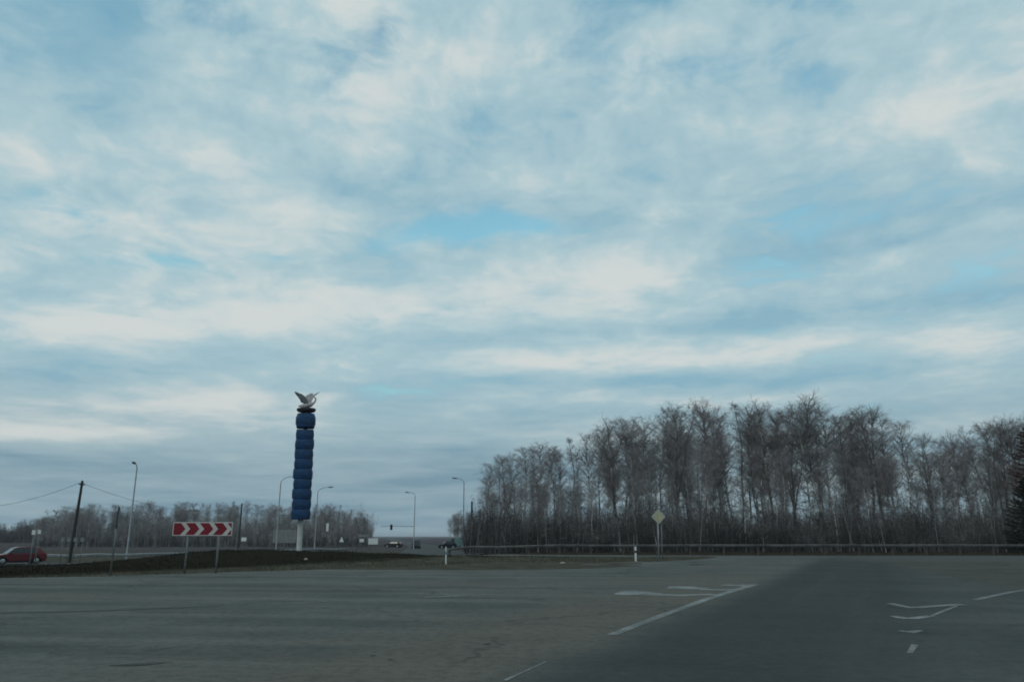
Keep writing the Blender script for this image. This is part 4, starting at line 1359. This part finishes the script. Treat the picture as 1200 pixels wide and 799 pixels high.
VAR = []
spec = [
    dict(H=18, cb=0.34, spread=2.7, n1=66, n2=10, n3=8, shape='oval', asc=44, rad=0.14, low=10),
    dict(H=18, cb=0.30, spread=3.0, n1=70, n2=10, n3=8, shape='oval', asc=48, rad=0.16, low=8, fork=True),
    dict(H=18, cb=0.40, spread=2.9, n1=62, n2=10, n3=8, shape='round', asc=48, rad=0.14, low=12),
    dict(H=18, cb=0.26, spread=2.4, n1=66, n2=9, n3=8, shape='spire', asc=48, rad=0.13, low=8),
    dict(H=18, cb=0.38, spread=3.4, n1=70, n2=10, n3=8, shape='round', asc=44, rad=0.17, fork=True, low=10),
    dict(H=18, cb=0.32, spread=2.5, n1=64, n2=10, n3=8, shape='oval', asc=42, rad=0.13, lean=0.04, low=12),
    dict(H=18, cb=0.42, spread=2.6, n1=54, n2=10, n3=8, shape='round', asc=46, rad=0.13, lean=0.03, low=14),
    dict(H=18, cb=0.26, spread=3.2, n1=74, n2=10, n3=8, shape='oval', asc=50, rad=0.17, fork=True, low=6),
]
for i, s_ in enumerate(spec):
    (tv, tt), (cv, ct) = make_birch(100 + i, **s_)
    VAR.append((tv, tt, cv, ct))
TRUNK_M = ['birch', 'birch_dim', 'birch', 'aspen', 'birch_dim', 'birch', 'birch_dim', 'aspen']
TWIG_M = ['twig', 'twig_red', 'twig', 'twig_grey', 'twig_red', 'twig_grey', 'twig', 'twig']
VME = []
for i, (tv, tt, cv, ct) in enumerate(VAR):
    tm = np_mesh('trunk', tv, tt, M[TRUNK_M[i]])
    tm.polygons.foreach_set('use_smooth', [True] * len(tm.polygons))
    VME.append((tm, np_mesh('crown', cv, ct, M[TWIG_M[i]]), float(np.sort(cv[:, 2])[int(len(cv) * 0.998)])))


def plant(var, x, y, h, rz, wid, label, group, name='birch_tree', cat='tree', z=None):
    tm, cm, H0 = VME[var]
    gz = float(terr(x, y)) if z is None else z
    root = thing(name, label, cat, (x, y, gz - 0.05), rz, group)
    s = h / H0
    root.scale = (s * wid, s * wid, s)
    link_data('trunk', tm, root); link_data('crown', cm, root)
    return root


# the wood behind the guardrail: front trees read one by one from their tops
LOOK = ['slender oval-crowned bare birch with a pale trunk', 'forked bare birch with reddish-brown twigs', 'round-headed bare birch with a pale trunk', 'narrow spire-shaped bare grey tree',
        'broad forked round-headed bare birch', 'leaning bare birch with fine grey twigs', 'thin leaning round-headed bare birch', 'broad low-branched bare tree with a dark trunk']
WOODGROUP = 'birches of the roadside wood'
tops = [  # column, row of the top, distance, variant, width factor, special label
    (569, 556, 118, 0, 1.05, 'lowest bare birch at the open end of the roadside wood'), (578, 541, 116, 2, 1.1, None), (589, 532, 112, 7, 1.0, None), (603, 530, 118, 5, 1.0, None),
    (613, 521, 110, 2, 1.0, None), (624, 524, 116, 0, 1.0, None), (634, 517, 108, 1, .95, None), (647, 523, 114, 5, 1.0, None), (655, 528, 110, 0, .9, None),
    (666, 512, 106, 3, .95, 'thin spire-topped bare tree poking above its lower neighbours'), (677, 524, 112, 6, 1.0, None), (690, 506, 104, 0, 1.05, None), (703, 500, 110, 5, 1.0, None),
    (715, 490, 100, 1, 1.0, None), (728, 486, 104, 2, 1.1, None), (741, 492, 108, 0, 1.0, None), (757, 487, 100, 4, .9, None), (770, 484, 106, 5, 1.0, None),
    (786, 472, 98, 7, .95, None), (800, 478, 106, 0, 1.0, None), (820, 467, 97, 4, .95, None), (833, 480, 104, 6, 1.0, None), (846, 484, 102, 0, 1.0, None), (858, 471, 98, 3, .9, None), (868, 482, 103, 5, 1., None),
    (880, 474, 99, 2, 1.0, None), (892, 469, 96, 1, 1.0, None), (908, 482, 102, 0, 1.0, None), (921, 478, 96, 7, .9, None), (933, 470, 94, 5, 1.0, None),
    (947, 459, 93, 4, 1.05, 'tallest bare birch with a broad round crown above the wood'), (962, 474, 95, 0, 1.0, None), (978, 483, 98, 2, 1.0, None), (992, 484, 94, 6, 1.0, None),
    (1008, 476, 93, 1, .95, None), (1022, 475, 92, 7, 1.0, None), (1034, 486, 95, 0, 1.0, None), (1052, 490, 95, 2, .85, 'bare birch with a small round head beside the dip in the treetops'),
    (1068, 524, 112, 5, 1.0, None), (1082, 508, 110, 7, .9, None), (1096, 511, 112, 0, 1.1, None), (1111, 505, 110, 4, .85, None), (1125, 515, 112, 2, 1.0, None), (1139, 510, 108, 0, 1.0, None),
    (1151, 494, 98, 7, .9, None), (1166, 489, 94, 1, 1.0, None), (1180, 488, 92, 4, .9, None), (1196, 492, 92, 0, 1.1, None), (1214, 488, 90, 1, 1.0, None), (1235, 480, 90, 7, 1.0, None),
]
tops_uv = np.array([(t[0], t[1]) for t in tops], float)
for (u, v, d, va, wd, lab) in tops:
    dr = pdir(u, v)
    x = dr.x / dr.y * d
    gz = float(terr(x, d))
    plant(va, x, d, top_z(u, v, d) - gz, rng.uniform(0, 6.28), wd * 1.34, lab or LOOK[va] + ' along the front of the roadside wood', None if lab else WOODGROUP)
# the trees between and behind them, lower and thinner in view
cnt = 0
while cnt < 84:
    u = rng.uniform(566, 1260); d = rng.uniform(84, 150)
    vt = np.interp(u, tops_uv[:, 0], tops_uv[:, 1]) + rng.uniform(12, 62) + (8 if u < 700 else 0)
    dr = pdir(u, vt); x = dr.x / dr.y * d
    gz = float(terr(x, d)); h = top_z(u, vt, d) - gz
    if h > 24 or h < 6: continue
    va = int(rng.integers(0, 8))
    plant(va, x, d, h, rng.uniform(0, 6.28), rng.uniform(0.9, 1.25), 'lower ' + LOOK[va] + ' inside the roadside wood', 'lower trees inside the roadside wood')
    cnt += 1
# slim pale trunks at the front edge of the wood
for u, v, d in ((692, 560, 78), (741, 548, 80), (752, 552, 82), (822, 520, 76), (970, 520, 74), (1012, 545, 80), (905, 540, 79), (868, 555, 78), (640, 575, 84), (785, 560, 80)):
    dr = pdir(u, v); x = dr.x / dr.y * d
    gz = float(terr(x, d))
    plant(0 if u % 2 else 2, x, d, top_z(u, v, d) - gz, rng.uniform(0, 6.28), 1.15, 'thin pale-trunked young birch at the front edge of the roadside wood', 'young birches at the front edge of the wood')

# distant belt behind the column
prof_u = [44, 52, 66, 80, 95, 108, 120, 135, 150, 165, 175, 190, 205, 216, 228, 245, 262, 275, 290, 305, 320, 340, 356, 372, 388, 400, 412, 424, 431]
prof_v = [607, 604, 596, 592, 594, 589, 594, 590, 592, 589, 586, 592, 590, 587, 588, 590, 588, 587, 586, 590, 589, 592, 592, 590, 589, 591, 595, 600, 608]
for i in range(92):
    if i < 29: u, vt = prof_u[i], prof_v[i]
    else:
        u = rng.uniform(46, 428); vt = np.interp(u, prof_u, prof_v) + rng.uniform(2, 14)
    d = rng.uniform(195, 250)
    dr = pdir(u, vt); x = dr.x / dr.y * d
    gz = float(terr(x, d))
    va = int(rng.integers(0, 8))
    plant(va, x, d, top_z(u, vt, d) - gz, rng.uniform(0, 6.28), rng.uniform(1.3, 1.9), LOOK[va] + ' in the distant belt', 'trees of the distant belt')
FAR = 'small bare tree in the far low wood behind the red car'
for i in range(22):
    u = rng.uniform(-30, 58); d = rng.uniform(300, 360); vt = rng.uniform(611, 616)
    dr = pdir(u, vt); x = dr.x / dr.y * d
    plant(int(rng.integers(0, 8)), x, d, top_z(u, vt, d) - float(terr(x, d)), rng.uniform(0, 6.28), 1.5, FAR, 'trees of the far low wood')
END = 'low bare tree in the clump beside the teal van'
for u, vt in ((529, 607), (533, 602), (538, 600), (542, 603), (547, 600), (552, 598), (557, 602), (562, 596), (568, 592), (536, 606), (545, 606), (560, 604), (574, 596), (550, 604)):
    d = rng.uniform(172, 200)
    dr = pdir(u, vt); x = dr.x / dr.y * d
    plant(int(rng.integers(0, 8)), x, d, top_z(u, vt, d) - float(terr(x, d)), rng.uniform(0, 6.28), 1.4, END, 'low trees of the clump by the far road')


# conifers: whorls of drooping boughs with needle sprays
def make_conifer(seed, H, base_r, n1=90, tw=0.05):
    rg = np.random.default_rng(seed)
    k = 12
    s = np.linspace(0, 1, k)
    tp = np.stack([0.1 * np.sin(s * 4), 0.1 * np.cos(s * 3) - 0.1, -0.3 + (H + 0.2) * s], -1)
    trk = tubes(tp[None], (0.20 * (1 - s) + 0.015)[None], 7)
    prim, pr, pl = [], [], []
    for j in range(n1):
        t = (j + rg.uniform(0, 1)) / n1
        z = H * (0.05 + 0.93 * t)
        L = base_r * (1 - t) ** 0.8 * rg.uniform(0.75, 1.15) + 0.15
        a = j * 2.399 + rg.normal(0, 0.3)
        s6 = np.linspace(0, 1, 6)[:, None]
        dv = np.array([math.cos(a), math.sin(a), 0.15 + 0.5 * t])
        prim.append(np.array([0, 0, z]) + dv * L * s6 + np.array([0, 0, -0.28 * L]) * s6 ** 1.5 + np.array([0, 0, 0.18 * L]) * s6 ** 4)
        pr.append((0.01 + 0.012 * L) * (1 - 0.8 * s6[:, 0])); pl.append(L)
    prim, pr, pl = np.array(prim), np.array(pr), np.array(pl)
    n2 = 70
    ip = np.repeat(np.arange(n1), n2)
    f = rg.uniform(0.1, 1, len(ip)) * 5; i0 = np.clip(f.astype(int), 0, 4); fr = (f - i0)[:, None]
    q = prim[ip, i0] * (1 - fr) + prim[ip, i0 + 1] * fr
    pd = unit(prim[ip, i0 + 1] - prim[ip, i0])
    dv = unit(pd * 0.6 + rg.normal(0, 0.6, (len(ip), 3)) * np.array([1, 1, 0.5]))
    L2 = (0.12 + 0.22 * pl[ip]) * rg.uniform(0.6, 1.2, len(ip))
    cr = join([tubes(prim, pr, 3), blades(q, dv, L2, rg.uniform(0.6, 1.4, len(ip)) * tw, rg.uniform(0, 0.5, len(ip)), rg)])
    return trk, cr


def conifer(u, vt, d, base_r, label, m, seed, tw=0.05, name='conifer_tree', n1=90):
    dr = pdir(u, vt); x = dr.x / dr.y * d
    gz = float(terr(x, d)); h = top_z(u, vt, d) - gz
    (tv, tt), (cv, ct) = make_conifer(seed, h, base_r, n1, tw)
    root = thing(name, label, 'tree', (x, d, gz), 0)
    link_data('trunk', np_mesh('trunk', tv, tt, M['aspen']), root)
    link_data('crown', np_mesh('crown', cv, ct, m), root)


conifer(1200, 500, 76, 3.4, 'dark rusty-brown conifer at the edge of the wood by the guardrail', M['needle_red'], 3, 0.045, n1=110)
conifer(1201, 560, 70, 2.6, 'small dark green spruce in front of the rusty conifer', M['needle'], 4, 0.05, n1=100)
conifer(427, 606, 260, 2.2, 'lone pale conifer at the end of the distant belt', M['needle_far'], 5, 0.10)
conifer(417, 606, 240, 2.0, 'dark green conifer among the last birches of the distant belt', M['needle_far'], 6, 0.10)

# ------------------------------------------------------------------ undergrowth: a mass nobody could count
def thicket(name, label, n, sampler, hrange, m, tw=0.02, ntw=14, sw=0.05):
    rg = np.random.default_rng(n)
    xy = sampler(n, rg)
    z = terr(xy[:, 0], xy[:, 1])
    P0 = np.concatenate([xy, z[:, None] - 0.05], 1)
    Hh = rg.uniform(hrange[0], hrange[1], n) * (0.74 + 0.22 * np.sin(xy[:, 0] * 0.35 + xy[:, 1] * 0.2) + 0.22 * np.sin(xy[:, 0] * 0.93 + 1.3 - xy[:, 1] * 0.31))
    dv = unit(np.concatenate([rg.normal(0, 0.12, (n, 2)), np.ones((n, 1))], 1))
    parts = [blades(P0, dv, Hh, np.full(n, sw), np.zeros(n), rg)]
    it = np.repeat(np.arange(n), ntw)
    s = rg.uniform(0.1 if hrange[1] < 8 else 0.25, 0.99, len(it))
    q = P0[it] + dv[it] * (Hh[it] * s)[:, None]
    d3 = unit(rg.normal(0, 0.6, (len(it), 3)) + np.array([0, 0, 0.6]))
    parts.append(blades(q, d3, rg.uniform(0.3, 0.95, len(it)) * (1 if hrange[1] < 8 else 1.7), rg.uniform(0.6, 1.5, len(it)) * tw, rg.uniform(0, 0.4, len(it)), rg))
    V, T = join(parts)
    o = link_data(name, np_mesh(name, V, T, m))
    return tag(o, label, 'undergrowth', kind='stuff')


def right_wood(n, rg):
    y = 73 + 62 * rg.uniform(0, 1, n) ** 1.5
    u = rg.uniform(545, 1260, n)
    x = (u - 600) / F_PX * y * 0.966
    return np.stack([x, y], -1)


def left_belt(n, rg):
    y = rg.uniform(192, 245, n)
    u = rg.uniform(40, 434, n)
    return np.stack([(u - 600) / F_PX * y * 0.966, y], -1)


def deep_wood(n, rg):
    y = rg.uniform(92, 175, n)
    u = rg.uniform(562, 1270, n)
    return np.stack([(u - 600) / F_PX * y * 0.966, y], -1)


thicket('background_wood', 'grey mass of thin bare stems deep in the roadside wood', 1400, deep_wood, (6.0, 11.5), M['twig_grey'], 0.026, 40, 0.09)
thicket('saplings', 'thin grey sapling stems standing in the undergrowth of the wood', 1500, right_wood, (3.5, 6.0), M['twig_grey'], 0.02, 8, 0.06)
thicket('undergrowth', 'dense dark leafless undergrowth filling the roadside wood', 15000, right_wood, (2.6, 5.2), M['brush'], 0.028, 13)
thicket('undergrowth', 'brushy undergrowth at the foot of the distant tree belt', 4200, left_belt, (1.8, 6.5), M['brush'], 0.05, 14)
thicket('background_wood', 'grey mass of thin bare stems inside the distant tree belt', 3400, left_belt, (5.0, 10.0), M['twig'], 0.04, 44, 0.10)


def far_low(n, rg):
    y = rg.uniform(300, 365, n)
    u = rg.uniform(-50, 62, n)
    return np.stack([(u - 600) / F_PX * y * 0.966, y], -1)


thicket('background_wood', 'low dark mass of the far wood beyond the red car', 1500, far_low, (5.0, 8.6), M['brush'], 0.06, 30, 0.10)


# ------------------------------------------------------------------ withered grass on the island and along the rail
def grass():
    rg = np.random.default_rng(5)
    n = 90000
    y = 24 + 44 * rg.uniform(0, 1, n)
    u = rg.uniform(-30, 830, n)
    x = (u - 600) / F_PX * y * 0.966
    # keep off the asphalt: beyond the island edge only
    ex = np.array([e.x for e in edge]); ey = np.array([e.y for e in edge])
    ylim = np.interp(x, ex, ey)
    ok = (y > ylim + 0.25) & (x < tipx - 0.6)
    path = np.array([(-3, 57), (-9, 60), (-20, 65), (-36, 68.5), (-60, 70), (-110, 71.5)][::-1])
    ok &= y < np.interp(x, path[:, 0], path[:, 1])
    dens = 0.5 + 0.5 * np.sin(x * 0.7 + np.sin(y * 0.6) * 2) * np.sin(y * 0.5 + x * 0.2)
    ok &= rg.uniform(0, 1, n) < (0.25 + 0.75 * dens)
    ok &= ~((y > 54.0) & (x > -2.0))
    x, y = x[ok], y[ok]
    n2 = 3500
    x2 = rg.uniform(-8, 75, n2 * 4); y2 = rg.uniform(60.0, 72, n2 * 4)
    x, y = np.concatenate([x, x2]), np.concatenate([y, y2])
    n = len(x)
    P = np.stack([x, y, terr(x, y) - 0.01], -1)
    dv = unit(np.concatenate([rg.normal(0, 0.45, (n, 2)), np.ones((n, 1))], 1))
    tall = np.where(rg.uniform(0, 1, n) > 0.985, 2.6, 1.0)
    L = rg.uniform(0.05, 0.15, n) * tall
    V, T = blades(P, dv, L, rg.uniform(0.012, 0.03, n), rg.uniform(0.2, 1.2, n), rg)
    tag(link_data('grass', np_mesh('grass', V, T, M['grass'])), 'short withered grass covering the island and roadside verge', 'grass', kind='stuff')


grass()


# ------------------------------------------------------------------ damp autumn air
def haze():
    m = bpy.data.materials.new('damp_air'); m.use_nodes = True
    nt = m.node_tree; nt.nodes.clear()
    out = nt.nodes.new('ShaderNodeOutputMaterial')
    pv = nt.nodes.new('ShaderNodeVolumePrincipled')
    pv.inputs['Color'].default_value = (0.90, 0.94, 1.0, 1)
    pv.inputs['Density'].default_value = 0.0002
    nt.links.new(pv.outputs[0], out.inputs['Volume'])
    o = MB().box((0, 4500, 12.5), (18400, 15400, 29.0)).build('haze', m)
    tag(o, 'thin damp haze lying over the road, wood and fields', 'haze', kind='stuff')


haze()
